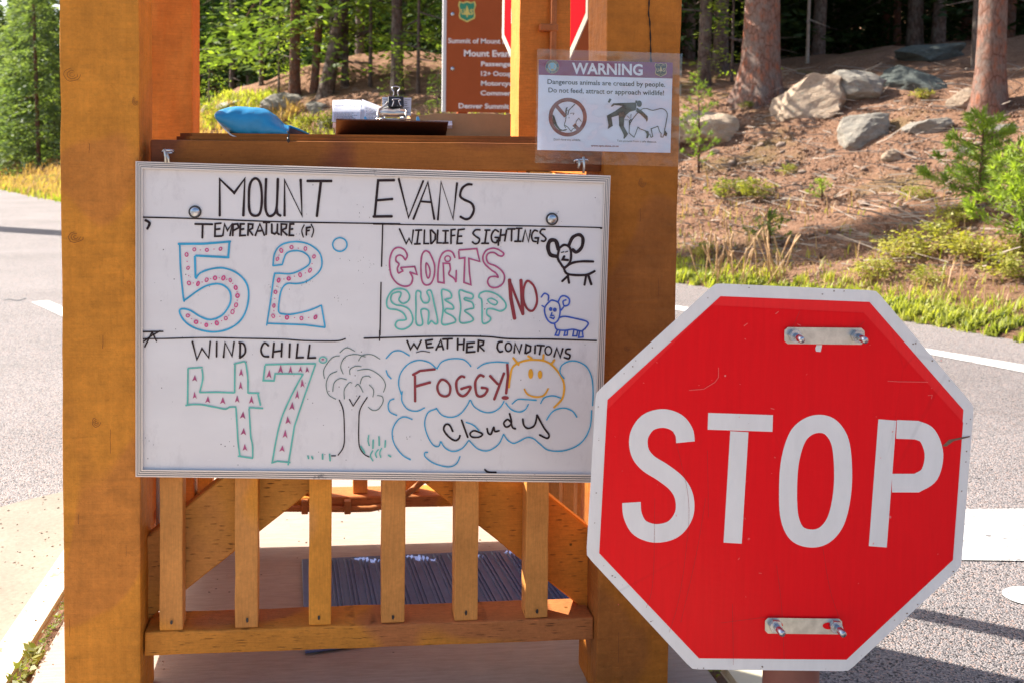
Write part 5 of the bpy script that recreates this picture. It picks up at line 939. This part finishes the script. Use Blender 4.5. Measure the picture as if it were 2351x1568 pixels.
# ---- the two big trunks on the right
def dist(p): return p.y
p = gnd(1757, 228); r1 = 41*p.y/F
tree('pine_tree', 'broad old pine with orange and grey bark at the top of the bank', 'tree', p+Vector((0, .2, -.08)), trunk_mesh('trunk', 9, r1, (.012, 0), M['bark'], 2, 1.15, 0, .72), crown_mesh('crown', 15, 3.0, 6.5, 160, .16, 21, M['needle'], 14), rz=.4)
p = gnd(2296, 268); r2 = 31*p.y/F
tree('pine_tree', 'bright orange-barked pine near the right edge behind the young pine', 'tree', p+Vector((0, .2, -.08)), trunk_mesh('trunk', 9, r2, (-.016, 0), M['bark'], 5, .95, 0, .75), crown_mesh('crown', 14, 2.6, 6.2, 150, .16, 22, M['needle'], 14), rz=1.4)
# ---- the named trunks in the middle window
mid = [(676, 219, 12.5, (0.004, 0), 'bark3', 'straight rust-brown spruce with low sunlit branches left of the leaning trunks', .9, 13), (720, 212, 9, (.07, 0), 'bark3', 'thin rusty trunk leaning right between two thicker trunks', 2.0, 8), (744, 221, 16, (.19, 0), 'bark2', 'dark grey trunk leaning strongly to the right', 3.2, 8), (912, 221, 14, (-.01, 0), 'bark2', 'upright grey-brown trunk behind the binder clip', 1.9, 9), (792, 198, 8, (0, 0), 'bark2', 'slim dark trunk standing just right of the leaning grey one', 1.4, 9), (541, 184, 11, (0, 0), 'bark3', 'shaded red-brown trunk at the left side of the booth opening', 2.2, 8), (566, 182, 9, (.01, 0), 'bark2', 'dark narrow trunk beside the shaded red-brown one', 1.5, 10)]
for k, (x, y, hw, ln, bk, lab, cb0, nb) in enumerate(mid):
    p = gnd(x, y)
    tree('spruce_tree', lab, 'tree', p+Vector((0, 0, -.1)), trunk_mesh('trunk', 8, hw*p.y/F, ln, M[bk], k+30, .5, 40), crown_mesh('crown', 9.0, 2.4, cb0, nb*11, .24, 50+k, M['needlem'], 15, .3), rz=0)
for k, (x, y, hw, bk, lab) in enumerate([(1616, 200, 15, 'bark2', 'dark slender trunk just right of the booth post'), (1652, 166, 17, 'bark2', 'second shaded trunk right of the booth post'), (2098, 108, 18, 'bark2', 'dim thick trunk behind the slate boulders'), (2238, 158, 9, 'bark2', 'thin dark trunk left of the orange-barked pine'), (2150, 88, 7, 'bark3', 'pale sun-flecked thin trunk deep in the wood'), (1853, 146, 4, 'deadwood', 'thin bare dead sapling in front of the dark wood')]):
    p = gnd(x, y)
    if p is None: continue
    tree('spruce_tree', lab, 'tree', p+Vector((0, 0, -.1)), trunk_mesh('trunk', 7, hw*p.y/F, (.005, 0), M[bk], k+60, .4, 30), crown_mesh('crown', 9, 2.0, 3.2, 130, .15, 80+k, M['needle'], 16, .3) if k != 5 else None)
# ---- the wood behind
protos = []
for k in range(5):
    h = (11, 9, 12, 8, 6)[k]; b0 = (1.6, .5, 2.6, .3, .2)[k]
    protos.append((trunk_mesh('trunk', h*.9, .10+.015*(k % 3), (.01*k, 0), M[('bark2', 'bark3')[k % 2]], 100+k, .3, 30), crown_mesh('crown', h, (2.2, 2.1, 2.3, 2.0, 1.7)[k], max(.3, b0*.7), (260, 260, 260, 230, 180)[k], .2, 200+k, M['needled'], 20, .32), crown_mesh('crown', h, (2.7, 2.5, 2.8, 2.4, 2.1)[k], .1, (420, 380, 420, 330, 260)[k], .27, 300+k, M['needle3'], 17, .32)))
pts = []; tries = 0; random.seed(17)
while len(pts) < 210 and tries < 9000:
    tries += 1; y = random.uniform(19, 78)**1.0; x = random.uniform(-.42, .80)*y; s_ = sdist(x, y)
    left = x < -.2*y
    if left and s_ < 15 and (x > -.262*y or y < 33): continue
    if s_ < (3.2 if left else (7.6 if x > .25*y else 9.0)) or s_ > (34 if left else 30): continue
    if any((x-a)**2+(y-c_)**2 < (1.35+.012*y)**2 for a, c_ in pts): continue
    pts.append((x, y))
pts += [(-.283*y, y) for y in (38, 46, 55, 64)]+[(-.30*y, y) for y in (42, 50)]
for x, y in pts:
    g_ = down(x, y); k = random.randrange(5); left = x < -.2*y; tm, c1, c2 = protos[k]
    kd = ('tall slim', 'bushy', 'very tall', 'squat', 'young narrow')[k]; wh = 'seen through the booth opening' if x < .19*y else 'above the boulders'; dp = 'at the front of the wood' if sdist(x, y) < 15 else 'deep in the wood'
    lb = kd+' yellow-green spruce on the sunny slope left of the booth' if left else kd+' dark spruce '+dp+', '+wh
    tree('spruce_tree', lb, 'tree', g_+Vector((0, 0, -.1)), tm, c2 if left else c1, (kd+' spruces on the sunny slope at the left') if left else kd+' spruces '+dp+' '+wh, rz=random.uniform(0, 6.28), sc_=random.uniform(.75, .95) if left else random.uniform(.8, 1.25))
for k, (x, y) in enumerate([(4.6, 18.3), (5.6, 19.2), (6.2, 18.8), (5.4, 21), (6.8, 22), (5.0, 24), (4.4, 15.9)]):  # unseen spruces added so their shade falls on the upper bank
    tm, c1, c2 = protos[(0, 2, 0, 1, 2, 0, 2)[k]]; tree('spruce_tree', 'tall spruce added out of sight behind the warning notice to shade the bank', 'tree', down(x, y)+Vector((0, 0, -.1)), tm, c1, 'spruces added behind the notice for shade', rz=k*1.1, sc_=1.05)
# small spruces with sunlit tips
sm_m = [(trunk_mesh('trunk', 2.2, .03, (0, 0), M['bark2'], 400+k, .2, 6), crown_mesh('crown', 2.5, .8, .15, 60, .10, 410+k, M['needle2'], 24, .15, up=.1)) for k in range(3)]
for k, (x, y, sc__, lab) in enumerate([(1845, 120, 1.1, 'small green spruce between the big trunk and the dark wood'), (1990, 92, 1.5, 'sunlit small spruce above the grey boulders'), (2045, 100, 1.2, 'bushy little spruce left of the slate boulders'), (1680, 188, .8, 'pale green seedling left of the big orange trunk'), (1900, 60, 1.4, 'feathery spruce deep in the wood above the slab boulder'), (640, 228, .9, 'leafy seedling at the foot of the rusty spruce'), (905, 262, .55, 'bright green seedling behind the binder clip'), (30, 330, 1.6, 'young spruce at the road edge far left'), (95, 345, 1.9, 'bushy young spruce beside the left post'), (1005, 262, .4, 'tiny green seedling left of the brown sign'), (480, 250, .8, 'shaded seedling at the left corner of the booth opening'), (60, 365, .9, 'low yellow-green spruce seedling in the dry grass at the left'), (10, 372, 1.3, 'rounded light green bush at the left edge'), (125, 372, 1.2, 'light green bush touching the left post'), (760, 205, 1.6, 'sunlit bushy spruce right of the leaning trunks'), (850, 200, 1.5, 'feathery sunlit spruce left of the binder clip'), (600, 196, 1.9, 'tall bright spruce between the shaded trunks and the rusty one'), (960, 215, 1.3, 'small spruce near the brown sign'), (1780, 90, 1.9, 'green spruce above the big trunk root'), (2180, 70, 1.6, 'shaded young spruce above the slate boulders')]):
    p = gnd(x, y)
    if p: tree('young_spruce', lab, 'young tree', p+Vector((0, 0, -.03)), *sm_m[k % 3], rz=k*1.3, sc_=sc__)
# ---- young pines with needle tufts (near, so built needle by needle)
def pine_sapling(name, label, px_top, px_base, width, nb, seed, cat='young tree', mat='needle2', nl=.055, dens=26):
    a = gnd(*px_base); g = np.random.default_rng(seed); hgt = (px_base[1]-px_top[1])*a.y/F; r = width*a.y/F/2; leanx = (px_top[0]-px_base[0])*a.y/F/hgt
    t = thing(name, label, cat, a)
    tube('stem', [a+Vector((0, 0, -.05)), a+Vector((leanx*hgt*.5+.01, 0, hgt*.5)), a+Vector((leanx*hgt, 0, hgt))], .012, M['bark3'], t, 6, taper=[.016, .011, .005])
    Ps = []; Ds = []; BV = []; BF = []
    for i in range(nb):
        u = (i+g.random())/nb; z = hgt*(.10+.88*u); L = r*(1-u)**.6*g.uniform(.6, 1.15)+.04; az = g.uniform(0, 6.283); d0 = np.array([np.cos(az), np.sin(az), 0])
        n = int(max(14, L*dens*10)); q = g.random(n); q = np.where(g.random(n) < .45, .85+.15*q, q)
        base_ = np.array([leanx*z, 0, z]); p = base_+d0*(L*q)[:, None]+np.array([0, 0, 1])*(L*.45*q**1.7)[:, None]
        tip = base_+d0*L+np.array([0, 0, L*.45]); b0 = len(BV); BV += [tuple(base_+np.array([0, 0, .006])), tuple(base_-np.array([0, 0, .006])), tuple(tip)]; BF.append((b0, b0+1, b0+2))
        tang = d0+np.array([0, 0, .7]); rd = g.normal(0, 1, (n, 3)); Ps.append(p); Ds.append(tang*.9+rd*.75)
    n = 90; q = g.random(n); Ps.append(np.stack([leanx*hgt*(.75+.25*q), 0*q, hgt*(.75+.27*q)], 1)); Ds.append(g.normal(0, .7, (n, 3))+np.array([0, 0, 1.1]))
    P_ = np.concatenate(Ps); D_ = np.concatenate(Ds); ln = g.uniform(.6, 1.2, len(P_))*nl; V, Q = kites(P_, D_, g.normal(0, 1, P_.shape), ln, ln*.16); link('needles', fastmesh('needles', V, quads=Q, mat=M[mat]), t)
    bm_ = bpy.data.meshes.new('branches'); bm_.from_pydata(BV, [], BF); bm_.materials.append(M['bark3']); link('branches', bm_, t)
    return t
pine_sapling('young_pine', 'bright green young pine in front of the right-hand orange trunk', (2253, 246), (2243, 480), 215, 60, 1, nl=.08)
pine_sapling('young_pine', 'young pine cut by the right edge of the picture', (2345, 322), (2345, 575), 230, 60, 2, nl=.08)
pine_sapling('young_pine', 'thin young pine just right of the warning notice', (1597, 162), (1604, 398), 105, 30, 3, nl=.06)
pine_sapling('young_pine', 'dark seedling standing in the shadow band of the bank', (1764, 487), (1766, 566), 90, 22, 4, mat='needle', nl=.05)
pine_sapling('young_pine', 'small pine seedling on the bare soil above the stop sign', (1880, 412), (1888, 462), 60, 14, 5, nl=.045)
# ---- low shrubs
shm = [crown_mesh('foliage', .32, .34, .0, 46, .055, 500+k, M['shrub'], 60, -.3, .6) for k in range(4)]
for k, (x, y, wd, lab) in enumerate([(1672, 452, 75, 'low green shrub at the left of a yellow-green pair on the bank'), (1738, 456, 80, 'yellow-green shrub at the right of the pair on the bank'), (1812, 402, 42, 'small upright green plant alone on the bare soil'), (1715, 250, 30, 'weed growing on the dirt beside the big root'), (2105, 460, 60, 'pale sparse plant among the stones'), (2075, 600, 120, 'spreading yellow-green shrub above the right corner of the sign'), (2150, 570, 110, 'spreading shrub left of the young pine'), (2230, 600, 120, 'green shrub below the bright young pine'), (2010, 640, 90, 'mossy shrub low on the bank above the stop sign'), (2310, 640, 110, 'low plant at the right edge over the grass'), (1620, 590, 60, 'leafy weed beside the post in the shadow'), (2190, 520, 90, 'bushy plant at the foot of the young pine'), (2330, 590, 90, 'yellowish shrub under the cut-off young pine'), (2130, 655, 80, 'half-dry shrub above the roadside grass'), (1610, 330, 40, 'leafy plant in front of the pale boulder'), (2120, 230, 45, 'tuft of yellow grass between the boulders'), (760, 290, 60, 'green weed behind the blue pouch'), (500, 285, 70, 'yellow-green weed at the left of the opening'), (700, 305, 60, 'low weed among grey rocks behind the pouch'), (118, 420, 30, 'bright green weed at the far road edge')]):
    p = gnd(x, y)
    if p is None: continue
    t = thing('shrub', lab, 'shrub', p); t.scale = ((wd*p.y/F)/.62,)*3; t.rotation_euler = (0, 0, k*.9); link('foliage', shm[k % 4], t)
# ---- boulders
def boulder_mesh(seed, flat=.6):
    bm = bmesh.new(); bmesh.ops.create_icosphere(bm, subdivisions=4, radius=1)
    g = random.Random(seed); cuts = [(Vector((g.gauss(0, 1), g.gauss(0, 1), g.gauss(.2, .8))).normalized(), g.uniform(.5, .8)) for _ in range(14)]
    for v in bm.verts:
        for n_, d_ in cuts:
            e = v.co.dot(n_)-d_
            if e > 0: v.co -= n_*e*.98
        v.co *= 1+.14*noise.noise(v.co*1.6+Vector((seed, 0, 0)))+.09*noise.noise(v.co*4+Vector((seed, 0, 0)))+.045*noise.noise(v.co*10)
    me = bpy.data.meshes.new('boulder'); bm.to_mesh(me); bm.free(); return me
for k, (x0, y0, x1, y1, m_, tilt, lab) in enumerate([(1790, 182, 1972, 284, 'rock', -.42, 'big tan slab boulder tilted up on the bank, shaded underneath'), (1921, 171, 2062, 236, 'rockg', .3, 'grey lichened boulder leaning behind the big tan slab'), (1560, 263, 1714, 340, 'rock', .1, 'pale sunlit boulder beside the thin young pine'), (1925, 270, 2058, 338, 'rockg', -.25, 'grey-white boulder on bare soil below the big slab'), (2098, 268, 2188, 315, 'rockg', -.15, 'light boulder right of the grey-white one'), (2047, 147, 2196, 218, 'rockd', .15, 'dark slate boulder in the shade of the wood'), (2076, 100, 2234, 149, 'rockd', -.1, 'upper flat slate boulder dappled with sun'), (2190, 206, 2252, 250, 'rock', .2, 'tan rock left of the orange-barked trunk'), (2268, 280, 2352, 316, 'rockg', .0, 'half-hidden rock at the foot of the right-hand trunk'), (614, 221, 702, 260, 'rockg', .05, 'flat grey rock behind the blue pouch'), (704, 233, 756, 260, 'rockg', -.2, 'grey rock right of the flat one behind the counter'), (460, 240, 490, 270, 'rock', .1, 'brown rock at the left corner of the opening'), (505, 228, 576, 252, 'rockg', -.1, 'weathered rock in yellow grass'), (724, 270, 772, 297, 'rockg', -.3, 'pale rock left of the papers'), (60, 228, 104, 282, 'rockd', .1, 'blue-grey rock among the bushes at the far left'), (2030, 345, 2075, 372, 'rock', .2, 'rounded brown stone below the grey-white boulder'), (2205, 340, 2236, 362, 'rockg', 0, 'white stone on the soil left of the young pine')]):
    c_ = gnd((x0+x1)/2, y1-(y1-y0)*.18)
    if c_ is None: continue
    wv = (x1-x0)*c_.y/F/2; hv = (y1-y0)*c_.y/F/2; me = boulder_mesh(k*7+3); me.materials.append(M[m_])
    o = link('boulder', me, None, c_+Vector((0, wv*.5, hv*.56)), (0, tilt, math.atan2(-(c_.x), c_.y)+.15*math.sin(k)), (wv*1.34, wv*.9, hv*1.42)); tag(o, lab, 'boulder')
# ---- stones one by one, then gravel
stm = []
for k in range(6):
    bm = bmesh.new(); bmesh.ops.create_icosphere(bm, subdivisions=2, radius=1)
    for v in bm.verts: v.co *= 1+.35*noise.noise(v.co*1.1+Vector((k*9, 0, 0))); v.co.z *= .62
    me = bpy.data.meshes.new('stone'); bm.to_mesh(me); bm.free(); me.polygons.foreach_set('use_smooth', [True]*len(me.polygons)); me.materials.append(M['pebble']); stm.append(me)
random.seed(23); cnt = 0
while cnt < 230:
    x = random.uniform(1560, 2351); y = random.uniform(270, 610)
    p = gnd(x, y)
    if p is None: continue
    r_ = (random.uniform(3, 6.5) if random.random() < .85 else random.uniform(7, 14))*p.y/F
    o = link('stone', stm[cnt % 6], None, p+Vector((0, 0, r_*.18)), (random.uniform(-.4, .4), random.uniform(-.4, .4), random.uniform(0, 6.28)), (r_, r_*random.uniform(.6, 1), r_*random.uniform(.6, 1)))
    tag(o, 'small tan stone lying on the bare earth of the bank', 'stone', 'loose stones scattered over the bank'); cnt += 1
def on_bank(n, xr, yr, seed):
    g = np.random.default_rng(seed); out = []
    for x, y in zip(g.uniform(*xr, n), g.uniform(*yr, n)):
        p = gnd(x, y)
        if p is not None: out.append(p)
    return out
octv = np.array([(1, 0, 0), (-.5, .87, 0), (-.5, -.87, 0), (0, 0, .7), (.3, .2, -.5)]); octf = np.array([(0, 1, 3), (1, 2, 3), (2, 0, 3), (1, 0, 4), (2, 1, 4), (0, 2, 4)])
def gravel(name, P_, lo, hi, mat, label, seed):
    g = np.random.default_rng(seed); V = []; Fq = []
    for i, p in enumerate(P_):
        r_ = g.uniform(lo, hi)*p.y/F; a = g.uniform(0, 6.28); c_, q_ = math.cos(a), math.sin(a); v = octv*r_*g.uniform(.6, 1.2, 3)
        V.append(np.stack([v[:, 0]*c_-v[:, 1]*q_+p.x, v[:, 0]*q_+v[:, 1]*c_+p.y, v[:, 2]+p.z], 1)); Fq.append(octf+i*5)
    o = link(name, fastmesh(name, np.concatenate(V), tris=np.concatenate(Fq), mat=mat)); tag(o, label, kind='stuff'); return o
gravel('gravel', on_bank(14000, (1540, 2420), (230, 660), 31), .8, 3.2, M['pebble'], 'loose gravel and clods over the bank', 32)
gravel('soil_clods', on_bank(9000, (1540, 2420), (215, 655), 35), 1.6, 6.0, M['soil'], 'clods of red-brown earth over the bank', 36)
gravel('bark_litter', on_bank(5000, (1540, 2420), (130, 640), 37), .8, 3.0, M['bark2'], 'dark bark and cone litter over the bank', 38)
gravel('gravel', on_bank(2500, (440, 1190), (215, 335), 33), .7, 2.6, M['pebble'], 'gravel under the trees behind the counter', 34)
def twigs(name, P_, seed, label, mat, lo=.08, hi=.5):
    g = np.random.default_rng(seed); V = []; Q = []
    for i, p in enumerate(P_):
        L = g.uniform(lo, hi); a = g.uniform(0, 6.28); d = np.array([math.cos(a), math.sin(a), g.uniform(-.1, .35)])*L; w_ = .006; p_ = np.array(p)+np.array([0, 0, .012])
        V += [p_, p_+d, p_+d+np.array([0, 0, w_]), p_+np.array([0, 0, w_*2])]; Q.append((4*i, 4*i+1, 4*i+2, 4*i+3))
    o = link(name, fastmesh(name, np.array(V), quads=np.array(Q), mat=mat)); tag(o, label, kind='stuff')
twigs('fallen_twigs', on_bank(800, (1560, 2351), (150, 620), 41)+on_bank(300, (450, 1180), (190, 320), 42), 43, 'grey fallen twigs on the forest soil', M['deadwood'])
# ---- grass
def grass(name, label, pts_, h0, h1, mat, seed, w0=.006, blades=1, spread=.06, bendy=.5):
    g = np.random.default_rng(seed); P_ = np.array([tuple(p) for p in pts_]); P_ = np.repeat(P_, blades, 0); n = len(P_); P_[:, :2] += g.normal(0, spread, (n, 2)); L = g.uniform(h0, h1, n)*(.6+.8*g.random(n))
    a = g.uniform(0, 6.283, n); d = np.stack([np.cos(a), np.sin(a), 0*a], 1); sd_ = np.stack([-d[:, 1], d[:, 0], 0*a], 1); w_ = w0*(1+P_[:, 1:2]/12); be = g.uniform(.1, bendy, n)[:, None]; Lz = L[:, None]; up_ = np.array([0, 0, 1.])
    v0 = P_-sd_*w_; v1 = P_+sd_*w_; m0 = P_+up_*Lz*.6+d*Lz*be*.35; e = P_+up_*Lz+d*Lz*be*1.1
    V = np.stack([v0, v1, m0+sd_*w_*.8, m0-sd_*w_*.8, e], 1).reshape(-1, 3); i = np.arange(n)*5; T_ = np.concatenate([np.stack([i, i+1, i+2], 1), np.stack([i, i+2, i+3], 1), np.stack([i+3, i+2, i+4], 1)])
    o = link(name, fastmesh(name, V, tris=T_, mat=mat)); tag(o, label, kind='stuff')
def along(n, y0, y1, s0, s1, seed, p=1.0, m=0.0):
    g = np.random.default_rng(seed); idx = [i for i, (q, _) in enumerate(dense) if y0 <= q.y <= y1 and q.x > -60]; out = []
    for _ in range(n):
        i = idx[g.integers(len(idx))]; q, n_ = dense[i]; s_ = s0+(s1-s0)*g.random()**p; c_ = q+n_*s_; h = down(c_.x, c_.y); out.append(h)
    return out
grass('grass', 'strip of bright yellow-green grass along the road edge right of the booth', along(4800, 3.5, 13, 0, .62, 51, 1.7), .03, .09, M['grass'], 52, .0035, 3, .03, .8)
grass('clover', 'green clover and weeds at the very edge of the road', along(5000, 3.5, 13, 0.0, .4, 53, 1.0), .02, .05, M['clover'], 54, .010, 2, .03, 1.5)
grass('grass', 'sparse green grass climbing the lower bank', along(900, 4, 14, .5, 2.0, 55, 2.2), .04, .12, M['shrub'], 56, .0035, 2, .06, .8)
grass('dry_grass', 'sparse straw-coloured grass on the lower bank', along(350, 4, 14, .4, 2.2, 57, 1.5), .08, .2, M['dry'], 58, .003, 2, .08, .4)
grass('grass', 'sunny yellow grass among rocks behind the counter', on_bank(2200, (440, 640), (215, 300), 61)+on_bank(900, (640, 1180), (270, 335), 62), .05, .16, M['grass'], 63, .005, 2, .08, .7)
grass('dry_grass', 'pinkish dry grass verge beyond the road at the far left', along(9000, 20, 48, 0, 3.6, 64), .08, .26, M['dry'], 65, .007, 2, .1, .5)
grass('grass', 'yellow-green grass in the far left verge', along(5000, 20, 48, 0, 1.6, 66, 1.3), .05, .16, M['grass'], 67, .007, 2, .1, .6)
# tall seed stalks at the foot of the bank
t0 = gnd(1730, 640); ts = thing('seed_stalks', 'tall rusty dry seed stalks standing at the foot of the bank right of the post', 'dry grass', t0); random.seed(8)
for k in range(34):
    x = random.choice((1625, 1650, 1690, 1735, 1762, 1772, 1800))+random.gauss(0, 10); y = 655+random.gauss(0, 8); p = gnd(x, y)
    if p is None: continue
    h = random.uniform(60, 140)*p.y/F; e = p+Vector((random.gauss(0, .06)*2, 0, h)); st2 = tube('stalk', [p, p.lerp(e, .5)+Vector((random.gauss(0, .008), 0, 0)), e], .005, M['dry'], ts, 4)
    dv = (e-p).normalized(); tube('seed_head', [e-dv*.09, e-dv*.05, e, e+dv*.03], .011, M['dry'], st2, 5, taper=[.004, .011, .009, .002])
# ---- weeds in the joint beside the kerb
random.seed(12); wt = thing('weeds', 'green broad-leaved weeds growing in the joint beside the kerb at the lower left', 'weeds', (-.63, 2.2, 0))
g = np.random.default_rng(77); n = 520; yy = g.uniform(1.9, 2.75, n); xx = -.629+g.normal(0, .006, n)-(np.maximum(0, 2.25-yy)*.12*g.random(n)); P_ = np.stack([xx+.63, yy-2.2, g.uniform(-.02, .006, n)], 1)
a = g.uniform(0, 6.28, n); D_ = np.stack([np.cos(a), np.sin(a), g.uniform(.0, .9, n)], 1); ln = g.uniform(.006, .015, n)*(1+.9*(yy < 2.2)); V, Q = kites(P_, D_, g.normal(0, .5, (n, 3))+np.array([0, 0, 1]), ln, ln*.5); link('leaves', fastmesh('leaves', V, quads=Q, mat=M['clover']), wt)
P_ = g.uniform((.796, 2.0, -.02), (.826, 3.6, .0), (700, 3)); P_[:, 0] += np.maximum(0, P_[:, 1]-2.3)*.05; a = g.uniform(0, 6.28, 700); D_ = np.stack([np.cos(a), np.sin(a), g.uniform(0, .7, 700)], 1); ln = g.uniform(.006, .016, 700); V, Q = kites(P_, D_, g.normal(0, .5, (700, 3))+np.array([0, 0, 1]), ln, ln*.55)
tag(link('moss', fastmesh('moss', V, quads=Q, mat=M['shrub'])), 'mossy growth in the joint along the right kerb', kind='stuff')

# unseen snag added left of frame, casting the long road and bank shadow
tree('shadow_snag', 'tall bare dead trunk added left of the view to cast the long shadow', 'tree', Vector((-7.6, 17.5, -.16)), trunk_mesh('trunk', 17, .36, (0, 0), M['deadwood'], 900, .4, 12, .85), None)
sg = slab('verge', [(-8.6, 16.5), (-6.9, 16.3), (-6.6, 17.9), (-7.6, 18.7), (-8.8, 18.1)], -.3, -.14, M['soil'], 'small earth verge round the added dead trunk')

g = np.random.default_rng(99); Pf = []
for _ in range(900):
    y = g.uniform(34, 110); x = g.uniform(-.5, .85)*y; s_ = sdist(x, y)
    if s_ < 27 or s_ > 60: continue
    h = down(x, y); hh = g.uniform(7, 13); m = 60
    t = g.random(m); r_ = 2.4*(1-t)**.7; a = g.uniform(0, 6.28, m); Pf.append(np.stack([h.x+r_*np.cos(a), h.y+r_*np.sin(a), h.z+.5+hh*t], 1))
Pf = np.concatenate(Pf); D_ = g.normal(0, 1, Pf.shape)-np.array([0, 0, .5]); ln = g.uniform(.5, 1.0, len(Pf)); V, Q = kites(Pf, D_, g.normal(0, .6, Pf.shape)+np.array([0, -.6, .8]), ln, ln*.55)
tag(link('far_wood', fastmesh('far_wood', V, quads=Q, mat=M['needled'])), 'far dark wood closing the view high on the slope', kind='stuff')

g = np.random.default_rng(123); G = [Vector((g.uniform(-.6, .78), g.uniform(2.05, 4.2), .001)) for _ in range(170)]+[Vector((g.uniform(-1.4, -.75), g.uniform(2.2, 3.6), -.141)) for _ in range(260)]+[Vector((g.uniform(-.75, -.645), g.uniform(2.0, 3.4), -.011)) for _ in range(50)]
gravel('grit', G, 1.2, 4.2, M['deadwood'], 'grit, crumbs and leaf bits lying on the concrete', 124)
G = [Vector((p.x+n_.x*q, p.y+n_.y*q, -.149)) for p, n_ in dense if 3 < p.y < 14 for q in g.uniform(-.35, .03, 6)]
gravel('loose_gravel', G, .8, 2.6, M['pebble'], 'loose gravel spilled on the road along the verge', 125)
for k, P in enumerate(([(9, 691), (22, 687), (41, 690), (60, 686)],)):
    V, Fc = ribbon2d(catmull([(x, y+random.uniform(-2, 2)) for x, y in P], 5), 1.6); tag(mk('road_crack', [atZ(x, y, -.1485) for x, y in V], Fc, M['black']), 'thin crack in the asphalt', kind='structure')
